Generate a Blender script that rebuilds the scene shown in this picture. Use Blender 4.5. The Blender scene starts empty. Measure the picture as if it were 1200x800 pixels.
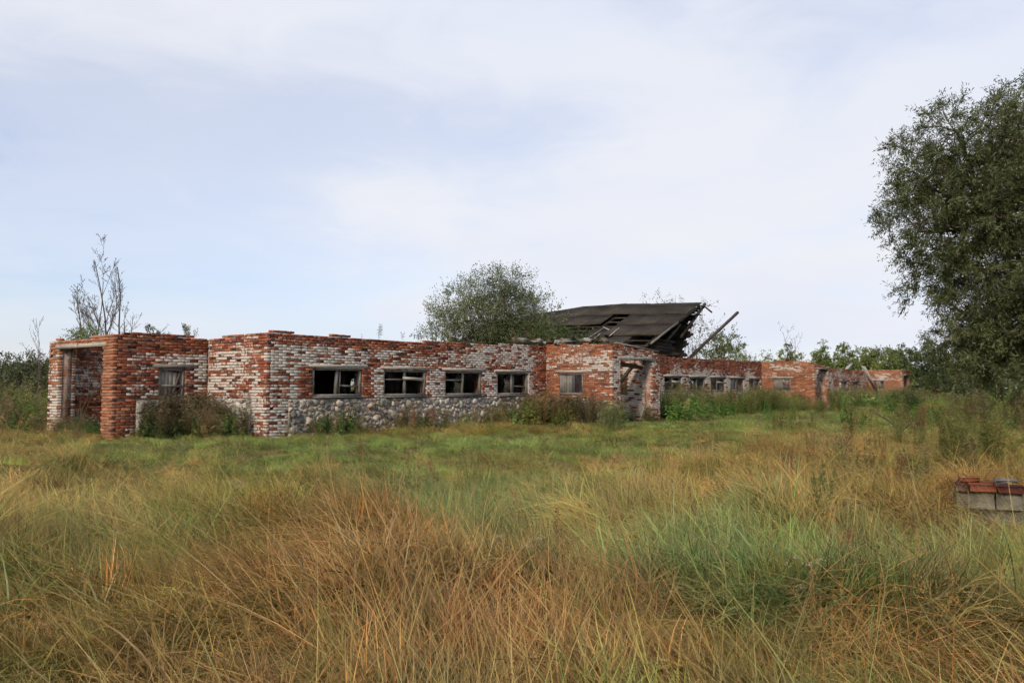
import bpy, math, random
import numpy as np
from mathutils import Vector, Matrix, Euler

# ------------------------------------------------------------------ camera, sky, sun, exposure
scene = bpy.context.scene
COL = scene.collection
EYE = 1.6
cam_d = bpy.data.cameras.new("camera")
cam = bpy.data.objects.new("camera", cam_d)
COL.objects.link(cam)
cam.location = (0, 0, EYE)
cam.rotation_euler = (math.radians(90) + math.atan(55 / 968), 0, 0)
cam_d.sensor_width = 36.0
cam_d.lens = 968 / 1200 * 36.0
cam_d.clip_end = 6000
cam_d.clip_start = 0.05
scene.camera = cam

SUN_AZ = math.atan2(-0.42, -0.90)      # where the sun stands, seen from above (left, behind the camera)
SUN_EL = math.radians(30)

world = bpy.data.worlds.new("World")
scene.world = world
world.use_nodes = True
wn, wl = world.node_tree.nodes, world.node_tree.links
wn.clear()


def N(nodes, typ, **kw):
    n = nodes.new(typ)
    for k, v in kw.items():
        setattr(n, k, v)
    return n


def math_node(nodes, links, op, a, b=None, clamp=False):
    n = nodes.new("ShaderNodeMath")
    n.operation = op
    n.use_clamp = clamp
    for i, v in enumerate((a, b)):
        if v is None:
            continue
        if isinstance(v, (int, float)):
            n.inputs[i].default_value = v
        else:
            links.new(v, n.inputs[i])
    return n.outputs[0]


def ramp_node(nodes, links, fac, stops, interp="LINEAR"):
    r = nodes.new("ShaderNodeValToRGB")
    r.color_ramp.interpolation = interp
    els = r.color_ramp.elements
    while len(els) < len(stops):
        els.new(0.5)
    for e, (p, c) in zip(els, stops):
        e.position = p
        e.color = (c[0], c[1], c[2], 1) if isinstance(c, (tuple, list)) else (c, c, c, 1)
    if fac is not None:
        links.new(fac, r.inputs[0])
    return r


def mix_node(nodes, links, fac, a, b, blend="MIX"):
    m = nodes.new("ShaderNodeMix")
    m.data_type = "RGBA"
    m.blend_type = blend
    m.clamp_factor = True
    for s, v in ((0, fac), (6, a), (7, b)):
        if isinstance(v, (int, float)):
            m.inputs[s].default_value = v
        elif isinstance(v, (tuple, list)):
            m.inputs[s].default_value = (v[0], v[1], v[2], 1)
        else:
            links.new(v, m.inputs[s])
    return m.outputs[2]


sky = N(wn, "ShaderNodeTexSky", sky_type="NISHITA")
sky.sun_disc = False
sky.sun_elevation = SUN_EL
sky.sun_rotation = SUN_AZ
sky.air_density = 1.0
sky.dust_density = 1.2
sky.ozone_density = 1.0
tc = N(wn, "ShaderNodeTexCoord")
sep = N(wn, "ShaderNodeSeparateXYZ")
wl.new(tc.outputs["Generated"], sep.inputs[0])
zz = math_node(wn, wl, "ADD", math_node(wn, wl, "MAXIMUM", sep.outputs[2], 0.0), 0.16)
cx = math_node(wn, wl, "DIVIDE", sep.outputs[0], zz)
cy = math_node(wn, wl, "DIVIDE", sep.outputs[1], zz)
cmb = N(wn, "ShaderNodeCombineXYZ")
wl.new(cx, cmb.inputs[0])
wl.new(cy, cmb.inputs[1])


def cloud_noise(offset, scale, detail, rough, dist=0.0):
    mp = N(wn, "ShaderNodeMapping")
    mp.inputs["Location"].default_value = offset
    wl.new(cmb.outputs[0], mp.inputs[0])
    nz = N(wn, "ShaderNodeTexNoise")
    nz.inputs["Scale"].default_value = scale
    nz.inputs["Detail"].default_value = detail
    nz.inputs["Roughness"].default_value = rough
    nz.inputs["Distortion"].default_value = dist
    wl.new(mp.outputs[0], nz.inputs["Vector"])
    return nz.outputs[0]


CLOUD_OFF = (10.69, -5.46, 0.0)
n_big = cloud_noise(CLOUD_OFF, 0.24, 3.0, 0.45, 0.3)
n_mid = cloud_noise((11.52, 4.55, 4.0), 0.85, 5.0, 0.5, 0.5)
cov = math_node(wn, wl, "ADD", math_node(wn, wl, "MULTIPLY", n_big, 0.66), math_node(wn, wl, "MULTIPLY", n_mid, 0.34))
n_wisp = cloud_noise((2.0, 31.0, 2.0), 3.2, 6.0, 0.6, 1.2)
cov = math_node(wn, wl, "ADD", cov, math_node(wn, wl, "MULTIPLY", math_node(wn, wl, "SUBTRACT", n_wisp, 0.5), 0.10))
cloud = ramp_node(wn, wl, cov, [(0.36, 0.25), (0.48, 0.60), (0.62, 1.0)], "EASE").outputs[0]
n_tone = cloud_noise((5.0, 9.0, 1.0), 0.6, 3.0, 0.5)
cloud_col = mix_node(wn, wl, n_tone, (4.55, 5.2, 6.75), (7.1, 6.85, 6.5))
sky_lift = mix_node(wn, wl, 1.0, sky.outputs[0], (1.02, 1.03, 1.20), "MULTIPLY")
sky_mix = mix_node(wn, wl, cloud, sky_lift, cloud_col)
bg = N(wn, "ShaderNodeBackground")
bg.inputs[1].default_value = 0.10
wl.new(sky_mix, bg.inputs[0])
world.cycles.sampling_method = "MANUAL"
world.cycles.sample_map_resolution = 512
wo = N(wn, "ShaderNodeOutputWorld")
wl.new(bg.outputs[0], wo.inputs[0])

sun_d = bpy.data.lights.new("sun", "SUN")
sun_d.energy = 2.3
sun_d.angle = math.radians(10)
sun_d.color = (1.0, 0.86, 0.68)
sun = bpy.data.objects.new("sun", sun_d)
COL.objects.link(sun)
sv = Vector((math.sin(SUN_AZ) * math.cos(SUN_EL), math.cos(SUN_AZ) * math.cos(SUN_EL), math.sin(SUN_EL)))
sun.rotation_euler = sv.to_track_quat("Z", "Y").to_euler()
sun.location = sv * 60

scene.view_settings.view_transform = "Standard"
scene.view_settings.look = "None"
scene.view_settings.gamma = 1.0
scene.view_settings.exposure = 0.50
scene.view_settings.use_curve_mapping = False

cy_ = scene.cycles
cy_.max_bounces = 4
cy_.diffuse_bounces = 2
cy_.glossy_bounces = 1
cy_.transmission_bounces = 3
cy_.transparent_max_bounces = 4
cy_.caustics_reflective = False
cy_.caustics_refractive = False
cy_.use_adaptive_sampling = True
cy_.adaptive_threshold = 0.04
cy_.adaptive_min_samples = 12
cy_.use_denoising = True
cy_.debug_use_spatial_splits = True
cy_.time_limit = 1000

# ------------------------------------------------------------------ small numeric helpers
rng = np.random.default_rng(7)
random.seed(7)


def _hash(ix, iy, seed):
    h = (ix.astype(np.int64) * 374761393 + iy.astype(np.int64) * 668265263 + seed * 974634777) & 0xFFFFFFFF
    h = ((h ^ (h >> 13)) * 1274126177) & 0xFFFFFFFF
    h = (h ^ (h >> 16)) & 0xFFFF
    return h / 65535.0


def vnoise(x, y, seed=0):
    x = np.asarray(x, float)
    y = np.asarray(y, float)
    ix, iy = np.floor(x), np.floor(y)
    fx, fy = x - ix, y - iy
    fx = fx * fx * (3 - 2 * fx)
    fy = fy * fy * (3 - 2 * fy)
    a = _hash(ix, iy, seed)
    b = _hash(ix + 1, iy, seed)
    c = _hash(ix, iy + 1, seed)
    d = _hash(ix + 1, iy + 1, seed)
    return (a * (1 - fx) + b * fx) * (1 - fy) + (c * (1 - fx) + d * fx) * fy


def fbm(x, y, seed=0, octs=3):
    s, amp, tot = 0.0, 1.0, 0.0
    for o in range(octs):
        s = s + amp * vnoise(np.asarray(x) * 2 ** o, np.asarray(y) * 2 ** o, seed + o * 17)
        tot += amp
        amp *= 0.5
    return s / tot


def sstep(a, b, x):
    t = np.clip((np.asarray(x, float) - a) / (b - a), 0, 1)
    return t * t * (3 - 2 * t)


def link(o, parent=None):
    COL.objects.link(o)
    if parent is not None:
        o.parent = parent
    return o


def tag(o, label=None, cat=None, group=None, kind=None):
    if label:
        o["label"] = label
    if cat:
        o["category"] = cat
    if group:
        o["group"] = group
    if kind:
        o["kind"] = kind
    return o


def empty(name, loc, label=None, cat=None, group=None):
    e = bpy.data.objects.new(name, None)
    e.location = loc
    e.empty_display_size = 0.2
    COL.objects.link(e)
    return tag(e, label, cat, group)


def make_mesh(name, verts, faces, mat=None, fattr=None, vattr=None, uv=None, smooth=False):
    """faces: (n,3)/(n,4) array, list of arrays, or list of tuples"""
    me = bpy.data.meshes.new(name)
    verts = np.asarray(verts, np.float32).reshape(-1, 3)
    if isinstance(faces, np.ndarray):
        faces = [faces]
    if len(faces) and isinstance(faces[0], np.ndarray):
        loops = np.concatenate([f.reshape(-1) for f in faces]).astype(np.int32)
        tot = np.concatenate([np.full(len(f), f.shape[1]) for f in faces]).astype(np.int32)
        me.vertices.add(len(verts))
        me.vertices.foreach_set("co", verts.reshape(-1))
        me.loops.add(len(loops))
        me.loops.foreach_set("vertex_index", loops)
        me.polygons.add(len(tot))
        start = np.concatenate([[0], np.cumsum(tot)[:-1]]).astype(np.int32)
        me.polygons.foreach_set("loop_start", start)
        me.polygons.foreach_set("loop_total", tot)
        me.update(calc_edges=True)
    else:
        me.from_pydata([tuple(v) for v in verts], [], [tuple(f) for f in faces])
        me.update()
    for d, dom in ((fattr, "FACE"), (vattr, "POINT")):
        for k, a in (d or {}).items():
            a = np.asarray(a, np.float32)
            if a.ndim == 1:
                at = me.attributes.new(k, "FLOAT", dom)
                at.data.foreach_set("value", a)
            else:
                at = me.attributes.new(k, "FLOAT_COLOR", dom)
                if a.shape[1] == 3:
                    a = np.concatenate([a, np.ones((len(a), 1), np.float32)], 1)
                at.data.foreach_set("color", a.reshape(-1))
    if uv is not None:
        ul = me.uv_layers.new(name="UVMap")
        ul.data.foreach_set("uv", np.asarray(uv, np.float32).reshape(-1))
    if smooth:
        me.polygons.foreach_set("use_smooth", np.ones(len(me.polygons), bool))
    if mat:
        me.materials.append(mat)
    return me


def mesh_obj(name, verts, faces, mat=None, parent=None, **kw):
    return link(bpy.data.objects.new(name, make_mesh(name, verts, faces, mat, **kw)), parent)


BOX_Q = np.array([[0, 1, 3, 2], [4, 6, 7, 5], [0, 4, 5, 1], [2, 3, 7, 6], [0, 2, 6, 4], [1, 5, 7, 3]])


def beam_verts(p, q, w, h, up=(0, 0, 1)):
    """box along p-q, w across, h along 'up'"""
    p, q = np.array(p, float), np.array(q, float)
    d = (q - p) / np.linalg.norm(q - p)
    s = np.cross(d, np.array(up, float))
    s /= np.linalg.norm(s)
    u = np.cross(s, d)
    return np.array([(p if i < 4 else q) + s * w * (0.5 if (i & 2) else -0.5) + u * h * (0.5 if (i & 1) else -0.5) for i in range(8)])


def beam(name, p, q, w, h, mat, parent=None, up=(0, 0, 1), jitter=0.0, origin=None):
    v = beam_verts(p, q, w, h, up)
    if jitter:
        v = v + rng.normal(0, jitter, v.shape)
    c = v.mean(0) if origin is None else np.array(origin, float)
    o = mesh_obj(name, v - c, BOX_Q, mat, parent)
    base = np.array(parent.location) if parent is not None else np.zeros(3)
    o.location = Vector(c - base)
    return o


def tube_mesh(paths, sides=5):
    """paths: list of (pts (n,3), radii (n,)); returns verts, quads"""
    V, F, off = [], [], 0
    ang = np.linspace(0, 2 * np.pi, sides, endpoint=False)
    for pts, rad in paths:
        pts = np.asarray(pts, float)
        n = len(pts)
        d = np.gradient(pts, axis=0)
        d /= np.linalg.norm(d, axis=1, keepdims=True) + 1e-9
        ref = np.array([0.31, 0.87, 0.38]) if abs(d[0] @ np.array([0.31, 0.87, 0.38])) < 0.85 else np.array([1.0, 0, 0])
        s = np.cross(d, ref)
        s /= np.linalg.norm(s, axis=1, keepdims=True) + 1e-9
        u = np.cross(s, d)
        r = np.asarray(rad, float)[:, None, None]
        ring = pts[:, None, :] + r * (np.cos(ang)[None, :, None] * s[:, None, :] + np.sin(ang)[None, :, None] * u[:, None, :])
        V.append(ring.reshape(-1, 3))
        i = np.arange(n - 1)[:, None] * sides + off
        k = np.arange(sides)[None, :]
        k2 = (k + 1) % sides
        F.append(np.stack([i + k, i + k2, i + sides + k2, i + sides + k], -1).reshape(-1, 4))
        off += n * sides
    return np.concatenate(V), np.concatenate(F)


# ------------------------------------------------------------------ materials
MATS = {}


def new_mat(name):
    m = bpy.data.materials.new(name)
    m.use_nodes = True
    nt = m.node_tree
    nt.nodes.clear()
    out = nt.nodes.new("ShaderNodeOutputMaterial")
    MATS[name] = m
    return m, nt.nodes, nt.links, out


def attr(nodes, name, typ="GEOMETRY"):
    a = nodes.new("ShaderNodeAttribute")
    a.attribute_name = name
    a.attribute_type = typ
    return a


def noise(nodes, links, scale, detail=3.0, rough=0.5, vec=None, stretch=None):
    n = nodes.new("ShaderNodeTexNoise")
    n.inputs["Scale"].default_value = scale
    n.inputs["Detail"].default_value = detail
    n.inputs["Roughness"].default_value = rough
    if vec is None:
        g = nodes.new("ShaderNodeNewGeometry")
        vec = g.outputs["Position"]
    if stretch:
        mp = nodes.new("ShaderNodeMapping")
        mp.inputs["Scale"].default_value = stretch
        links.new(vec, mp.inputs[0])
        vec = mp.outputs[0]
    links.new(vec, n.inputs["Vector"])
    return n.outputs[0]


def finish(nodes, links, out, color, rough=0.9, bump=None, bump_d=0.01, spec=0.3):
    p = nodes.new("ShaderNodeBsdfPrincipled")
    p.inputs["Roughness"].default_value = rough
    p.inputs["Specular IOR Level"].default_value = spec
    if isinstance(color, (tuple, list)):
        p.inputs["Base Color"].default_value = (*color, 1)
    else:
        links.new(color, p.inputs["Base Color"])
    if bump is not None:
        b = nodes.new("ShaderNodeBump")
        b.inputs["Distance"].default_value = bump_d
        b.inputs["Strength"].default_value = 0.7
        links.new(bump, b.inputs["Height"])
        links.new(b.outputs[0], p.inputs["Normal"])
    links.new(p.outputs[0], out.inputs[0])


def mat_brick():
    m, n, l, out = new_mat("brick")
    tint = attr(n, "tint").outputs["Color"]
    paint = attr(n, "paint").outputs["Fac"]
    fine = noise(n, l, 38, 3, 0.6)
    chip = noise(n, l, 11, 4, 0.6)
    var = ramp_node(n, l, fine, [(0.25, 0.62), (0.75, 1.25)]).outputs[0]
    body = mix_node(n, l, 1.0, tint, var, "MULTIPLY")
    film = ramp_node(n, l, noise(n, l, 3.3, 4, 0.65), [(0.45, 0.0), (0.78, 0.22)]).outputs[0]
    body = mix_node(n, l, film, body, (0.50, 0.41, 0.34))
    f = math_node(n, l, "ADD", paint, math_node(n, l, "MULTIPLY", math_node(n, l, "SUBTRACT", chip, 0.5), 1.9))
    wf = ramp_node(n, l, f, [(0.40, 0.0), (0.66, 0.95)]).outputs[0]
    dirt = noise(n, l, 2.6, 4, 0.6)
    wash = mix_node(n, l, dirt, (0.38, 0.32, 0.27), (0.68, 0.65, 0.60))
    col = mix_node(n, l, wf, body, wash)
    finish(n, l, out, col, 0.95, math_node(n, l, "ADD", fine, math_node(n, l, "MULTIPLY", wf, 0.3)), 0.006, 0.15)


def mat_core():
    m, n, l, out = new_mat("brick_core")
    uv = n.new("ShaderNodeUVMap")
    b = n.new("ShaderNodeTexBrick")
    l.new(uv.outputs[0], b.inputs["Vector"])
    b.inputs["Scale"].default_value = 1.0
    b.inputs["Brick Width"].default_value = 0.26
    b.inputs["Row Height"].default_value = 0.077
    b.inputs["Mortar Size"].default_value = 0.006
    b.inputs["Color1"].default_value = (0.20, 0.065, 0.035, 1)
    b.inputs["Color2"].default_value = (0.30, 0.12, 0.06, 1)
    b.inputs["Mortar"].default_value = (0.26, 0.23, 0.20, 1)
    nz = noise(n, l, 1.3, 4, 0.6)
    f = ramp_node(n, l, nz, [(0.42, 0.0), (0.60, 0.9)]).outputs[0]
    f2 = math_node(n, l, "MULTIPLY", f, ramp_node(n, l, noise(n, l, 14, 3, 0.6), [(0.35, 0.2), (0.6, 1.0)]).outputs[0])
    col = mix_node(n, l, f2, b.outputs[0], (0.50, 0.47, 0.43))
    finish(n, l, out, col, 0.95, noise(n, l, 40, 2), 0.006, 0.1)


def mat_simple(name, c1, c2, scale=3.0, rough=0.9, bump=None, bscale=30, stretch=None, bump_d=0.01, spec=0.2, detail=4):
    m, n, l, out = new_mat(name)
    nz = noise(n, l, scale, detail, 0.6, stretch=stretch)
    col = mix_node(n, l, ramp_node(n, l, nz, [(0.3, 0.0), (0.7, 1.0)]).outputs[0], c1, c2)
    bm = noise(n, l, bscale, 3, 0.6, stretch=stretch) if bump else None
    finish(n, l, out, col, rough, bm, bump_d, spec)


def mat_tinted(name, scale=20, lo=0.6, hi=1.35, rough=0.92, bump_d=0.01, lichen=None):
    m, n, l, out = new_mat(name)
    tint = attr(n, "tint").outputs["Color"]
    nz = noise(n, l, scale, 4, 0.65)
    col = mix_node(n, l, 1.0, tint, ramp_node(n, l, nz, [(0.25, lo), (0.75, hi)]).outputs[0], "MULTIPLY")
    if lichen:
        lf = ramp_node(n, l, noise(n, l, 7, 4, 0.7), [(0.52, 0.0), (0.62, 0.8)]).outputs[0]
        col = mix_node(n, l, lf, col, lichen)
    finish(n, l, out, col, rough, nz, bump_d, 0.2)


def mat_wood(name, c1, c2, rough=0.9):
    m, n, l, out = new_mat(name)
    nz = noise(n, l, 5, 4, 0.6)
    fine = noise(n, l, 45, 3, 0.7)
    f = math_node(n, l, "ADD", math_node(n, l, "MULTIPLY", nz, 0.6), math_node(n, l, "MULTIPLY", fine, 0.5))
    col = mix_node(n, l, ramp_node(n, l, f, [(0.35, 0.0), (0.75, 1.0)]).outputs[0], c1, c2)
    finish(n, l, out, col, rough, fine, 0.006, 0.15)


def plant_shader(n, l, out, color, transl=0.35, gloss=0.06, rough=0.5):
    d = n.new("ShaderNodeBsdfDiffuse")
    t = n.new("ShaderNodeBsdfTranslucent")
    mx = n.new("ShaderNodeMixShader")
    mx.inputs[0].default_value = transl
    l.new(color, d.inputs[0])
    l.new(color, t.inputs[0])
    l.new(d.outputs[0], mx.inputs[1])
    l.new(t.outputs[0], mx.inputs[2])
    g = n.new("ShaderNodeBsdfGlossy")
    g.inputs["Roughness"].default_value = rough
    g.inputs["Color"].default_value = (0.8, 0.8, 0.8, 1)
    m2 = n.new("ShaderNodeMixShader")
    m2.inputs[0].default_value = gloss
    l.new(mx.outputs[0], m2.inputs[1])
    l.new(g.outputs[0], m2.inputs[2])
    l.new(m2.outputs[0], out.inputs[0])


def mat_grass():
    m, n, l, out = new_mat("grass_blade")
    tint = attr(n, "tint", "INSTANCER").outputs["Color"]
    var = attr(n, "var").outputs["Fac"]
    along = attr(n, "along").outputs["Fac"]
    b = ramp_node(n, l, var, [(0.0, 0.42), (0.55, 1.0), (1.0, 1.7)]).outputs[0]
    c = mix_node(n, l, 1.0, tint, b, "MULTIPLY")
    tone = attr(n, "tone").outputs["Fac"]
    c = mix_node(n, l, 1.0, c, ramp_node(n, l, tone, [(0.0, (0.62, 0.72, 0.62)), (0.35, (0.95, 1.12, 0.85)), (0.65, (1.15, 1.0, 0.9)), (1.0, (1.40, 1.12, 1.0))]).outputs[0], "MULTIPLY")
    straw_f = ramp_node(n, l, var, [(0.82, 0.0), (1.0, 0.6)]).outputs[0]
    c = mix_node(n, l, straw_f, c, (0.36, 0.25, 0.12))
    red = math_node(n, l, "MULTIPLY", along, 0.18)
    c = mix_node(n, l, red, c, (0.30, 0.19, 0.08))
    plant_shader(n, l, out, c, 0.30, 0.03)


def mat_weed(name="weed_leaf"):
    m, n, l, out = new_mat(name)
    tint = attr(n, "tint", "INSTANCER").outputs["Color"]
    vc = attr(n, "vcol").outputs["Color"]
    c = mix_node(n, l, 1.0, tint, vc, "MULTIPLY")
    plant_shader(n, l, out, c, 0.28, 0.03)


def mat_leaf(name, c1, c2, c3, transl=0.3, gloss=0.05):
    m, n, l, out = new_mat(name)
    var = attr(n, "var").outputs["Fac"]
    r = ramp_node(n, l, var, [(0.0, c1), (0.55, c2), (1.0, c3)]).outputs[0]
    plant_shader(n, l, out, r, transl, gloss)


def mat_plain_plant(name):
    m, n, l, out = new_mat(name)
    plant_shader(n, l, out, attr(n, "vcol").outputs["Color"], 0.28, 0.03)


def mat_roof():
    m, n, l, out = new_mat("asbestos_sheet")
    oi = n.new("ShaderNodeObjectInfo")
    nz = noise(n, l, 1.1, 5, 0.65)
    fine = noise(n, l, 22, 4, 0.7)
    f = math_node(n, l, "ADD", math_node(n, l, "MULTIPLY", nz, 0.7), math_node(n, l, "MULTIPLY", fine, 0.3))
    base = ramp_node(n, l, f, [(0.3, (0.024, 0.021, 0.019)), (0.5, (0.048, 0.042, 0.037)), (0.7, (0.078, 0.069, 0.060))]).outputs[0]
    base = mix_node(n, l, 1.0, base, ramp_node(n, l, oi.outputs["Random"], [(0, 0.75), (1, 1.2)]).outputs[0], "MULTIPLY")
    moss = ramp_node(n, l, noise(n, l, 2.2, 4, 0.7), [(0.56, 0.0), (0.66, 0.55)]).outputs[0]
    col = mix_node(n, l, moss, base, (0.075, 0.075, 0.022))
    finish(n, l, out, col, 0.95, fine, 0.01, 0.1)


def mat_ground():
    m, n, l, out = new_mat("soil")
    a = noise(n, l, 0.16, 4, 0.6)
    b = noise(n, l, 3.0, 5, 0.7)
    c = ramp_node(n, l, a, [(0.35, (0.085, 0.095, 0.028)), (0.52, (0.15, 0.12, 0.045)), (0.66, (0.08, 0.115, 0.03))]).outputs[0]
    c = mix_node(n, l, 1.0, c, ramp_node(n, l, b, [(0.3, 0.45), (0.7, 1.2)]).outputs[0], "MULTIPLY")
    finish(n, l, out, c, 1.0, b, 0.05, 0.05)


mat_brick()
mat_core()
mat_grass()
mat_weed()
mat_plain_plant("plant_tinted")
mat_roof()
mat_ground()
mat_tinted("stone_face", 11, 0.55, 1.35, 0.9, 0.02)
mat_simple("mortar", (0.085, 0.072, 0.06), (0.22, 0.195, 0.17), 4.0, 0.97, True, 30)
mat_simple("plinth_mortar", (0.14, 0.12, 0.10), (0.34, 0.30, 0.26), 5.0, 0.97, True, 22, bump_d=0.03)
mat_simple("concrete", (0.15, 0.14, 0.125), (0.34, 0.32, 0.29), 5.0, 0.95, True, 25)
mat_simple("mossy_concrete", (0.075, 0.068, 0.048), (0.23, 0.21, 0.18), 6.0, 0.95, True, 25)
mat_simple("shade_dark_plaster", (0.055, 0.05, 0.042), (0.15, 0.135, 0.11), 2.0, 0.97, True, 25)  # inner wall colour lowered to paint in the dark interior behind the windows
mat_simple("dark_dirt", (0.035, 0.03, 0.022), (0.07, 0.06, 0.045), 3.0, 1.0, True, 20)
mat_wood("grey_wood", (0.10, 0.092, 0.082), (0.27, 0.25, 0.225))
mat_wood("pale_wood", (0.25, 0.23, 0.20), (0.46, 0.43, 0.38))
mat_wood("dark_wood", (0.012, 0.010, 0.0085), (0.040, 0.033, 0.028))
mat_wood("brown_wood", (0.05, 0.038, 0.028), (0.14, 0.105, 0.08))
mat_simple("bark", (0.045, 0.038, 0.03), (0.12, 0.10, 0.08), 6.0, 0.95, True, 30, (1, 1, 0.3))
mat_simple("pale_bark", (0.07, 0.058, 0.05), (0.17, 0.14, 0.12), 5.0, 0.95, True, 30, (1, 1, 0.3))
mat_leaf("willow_leaf", (0.032, 0.044, 0.014), (0.078, 0.096, 0.028), (0.155, 0.170, 0.056), 0.26, 0.05)
mat_leaf("bush_leaf", (0.075, 0.095, 0.040), (0.125, 0.150, 0.062), (0.20, 0.225, 0.11), 0.30, 0.06)
mat_leaf("dark_bush_leaf", (0.025, 0.040, 0.013), (0.050, 0.075, 0.020), (0.10, 0.12, 0.03), 0.25, 0.04)
mat_leaf("birch_leaf", (0.085, 0.118, 0.032), (0.155, 0.20, 0.052), (0.25, 0.28, 0.075), 0.30, 0.04)
mat_leaf("hedge_leaf", (0.042, 0.055, 0.024), (0.080, 0.095, 0.035), (0.15, 0.15, 0.06), 0.25, 0.04)
m_, n_, l_, o_ = new_mat("old_glass")
g_ = n_.new("ShaderNodeBsdfGlass")
g_.inputs["Roughness"].default_value = 0.25
g_.inputs["IOR"].default_value = 1.1
g_.inputs["Color"].default_value = (0.62, 0.68, 0.66, 1)
l_.new(g_.outputs[0], o_.inputs[0])


# ------------------------------------------------------------------ ground
MOUNDS = [(-1.5, 7.6, -0.8, 1.5, 0.8, 0.26), (-0.2, 5.3, 0.1, 1.3, 0.6, 0.22), (2.3, 5.2, -0.2, 1.4, 0.6, 0.22), (-5.6, 11.5, 0.1, 1.4, 0.7, 0.24), (-3.4, 9.6, -0.5, 1.1, 0.6, 0.22),
          (-2.9, 5.9, -0.3, 1.0, 0.6, 0.20), (0.6, 9.3, -0.4, 1.2, 0.6, 0.22), (1.5, 7.6, 0.2, 1.1, 0.6, 0.18), (-7.3, 12.8, 0.2, 1.5, 0.7, 0.22), (3.4, 8.2, 0.1, 1.0, 0.6, 0.16)]


def gh(x, y):
    x, y = np.asarray(x, float), np.asarray(y, float)
    ramp = 0.27 * sstep(7, 19, y)
    near = 1 - sstep(13, 24, y)
    hum = (fbm(x * 0.42 + 3, y * 0.42 + 9, 3, 3) - 0.5) * 0.52 + (vnoise(x * 1.0 + 0.3 * y, y * 1.0, 8) - 0.5) * 0.46 + (vnoise(x * 2.3, y * 2.3, 9) - 0.5) * 0.10
    for mx, my, ma, ml, mw, mh in MOUNDS:
        ca, sa = math.cos(ma), math.sin(ma)
        u, v = (x - mx) * ca + (y - my) * sa, -(x - mx) * sa + (y - my) * ca
        hum = hum + mh * np.exp(-(u / ml) ** 2 - np.where(v > 0, (v / mw) ** 2, (v / (mw * 0.5)) ** 2))
    keep = sstep(0.6, 2.6, np.hypot(x, y))
    return ramp + hum * near * keep + (fbm(x * 0.12, y * 0.12, 21, 2) - 0.5) * 0.10 * sstep(20, 30, y)


def spaced(*segs):
    out = []
    for a, b, st in segs:
        out.append(np.arange(a, b, st))
    return np.unique(np.round(np.concatenate(out), 3))


gx = spaced((-2500, -400, 300), (-400, -60, 30), (-60, -24, 3), (-24, -9, 0.4), (-9, 9, 0.22), (9, 30, 0.4), (30, 80, 3), (80, 400, 30), (400, 2800, 300))
gy = spaced((-400, -20, 40), (-20, 0, 2), (0, 16, 0.22), (16, 26, 0.35), (26, 60, 1.2), (60, 140, 6), (140, 500, 40), (500, 4600, 400))
GX, GY = np.meshgrid(gx, gy)
GZ = gh(GX, GY)
nx, ny = len(gx), len(gy)
ii = (np.arange(ny - 1)[:, None] * nx + np.arange(nx - 1)[None, :]).reshape(-1)
ground = mesh_obj("ground", np.stack([GX, GY, GZ], -1).reshape(-1, 3), np.stack([ii, ii + 1, ii + nx + 1, ii + nx], -1), MATS["soil"], smooth=True)
tag(ground, "grassy meadow ground reaching to the horizon", kind="structure")

# ------------------------------------------------------------------ the ruined barn
AL = math.radians(37.2)
Lv = np.array([math.sin(AL), math.cos(AL), 0.0])        # along the long wall, away from the camera
Gv = np.array([-math.cos(AL), math.sin(AL), 0.0])       # across the barn, away from the camera
Zv = np.array([0, 0, 1.0])
C0 = np.array([-6.535, 22.0, 0.0])                      # near corner of the barn
COURSE, BL, BH = 0.077, 0.248, 0.063

barn = empty("ruined_barn", Vector(C0), "long roofless red brick barn with flaking whitewash and fieldstone plinth", "barn")


def bw(l, g, z):
    """barn coordinates -> world"""
    return C0 + Lv * l + Gv * g + Zv * z


BR = []        # bricks: (O, d, n, a0, a1, z0, z1, depth_front, paint, tint)
ST = []        # stones: (verts, tris, tint, centre, size)
ZB = 0.10


def interp(prof, a):
    xs, ys = zip(*prof)
    return np.interp(a, xs, ys)


def brick_tint(r, warm):
    k = r.random()
    if k < 0.50 + 0.0 * warm:
        c = np.array([0.235, 0.062, 0.031])
    elif k < 0.82:
        c = np.array([0.325, 0.120, 0.058])
    else:
        c = np.array([0.095, 0.030, 0.022])
    c = c * (1 - warm) + np.array([0.36, 0.160, 0.085]) * warm
    return c * r.uniform(0.7, 1.3)


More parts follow.
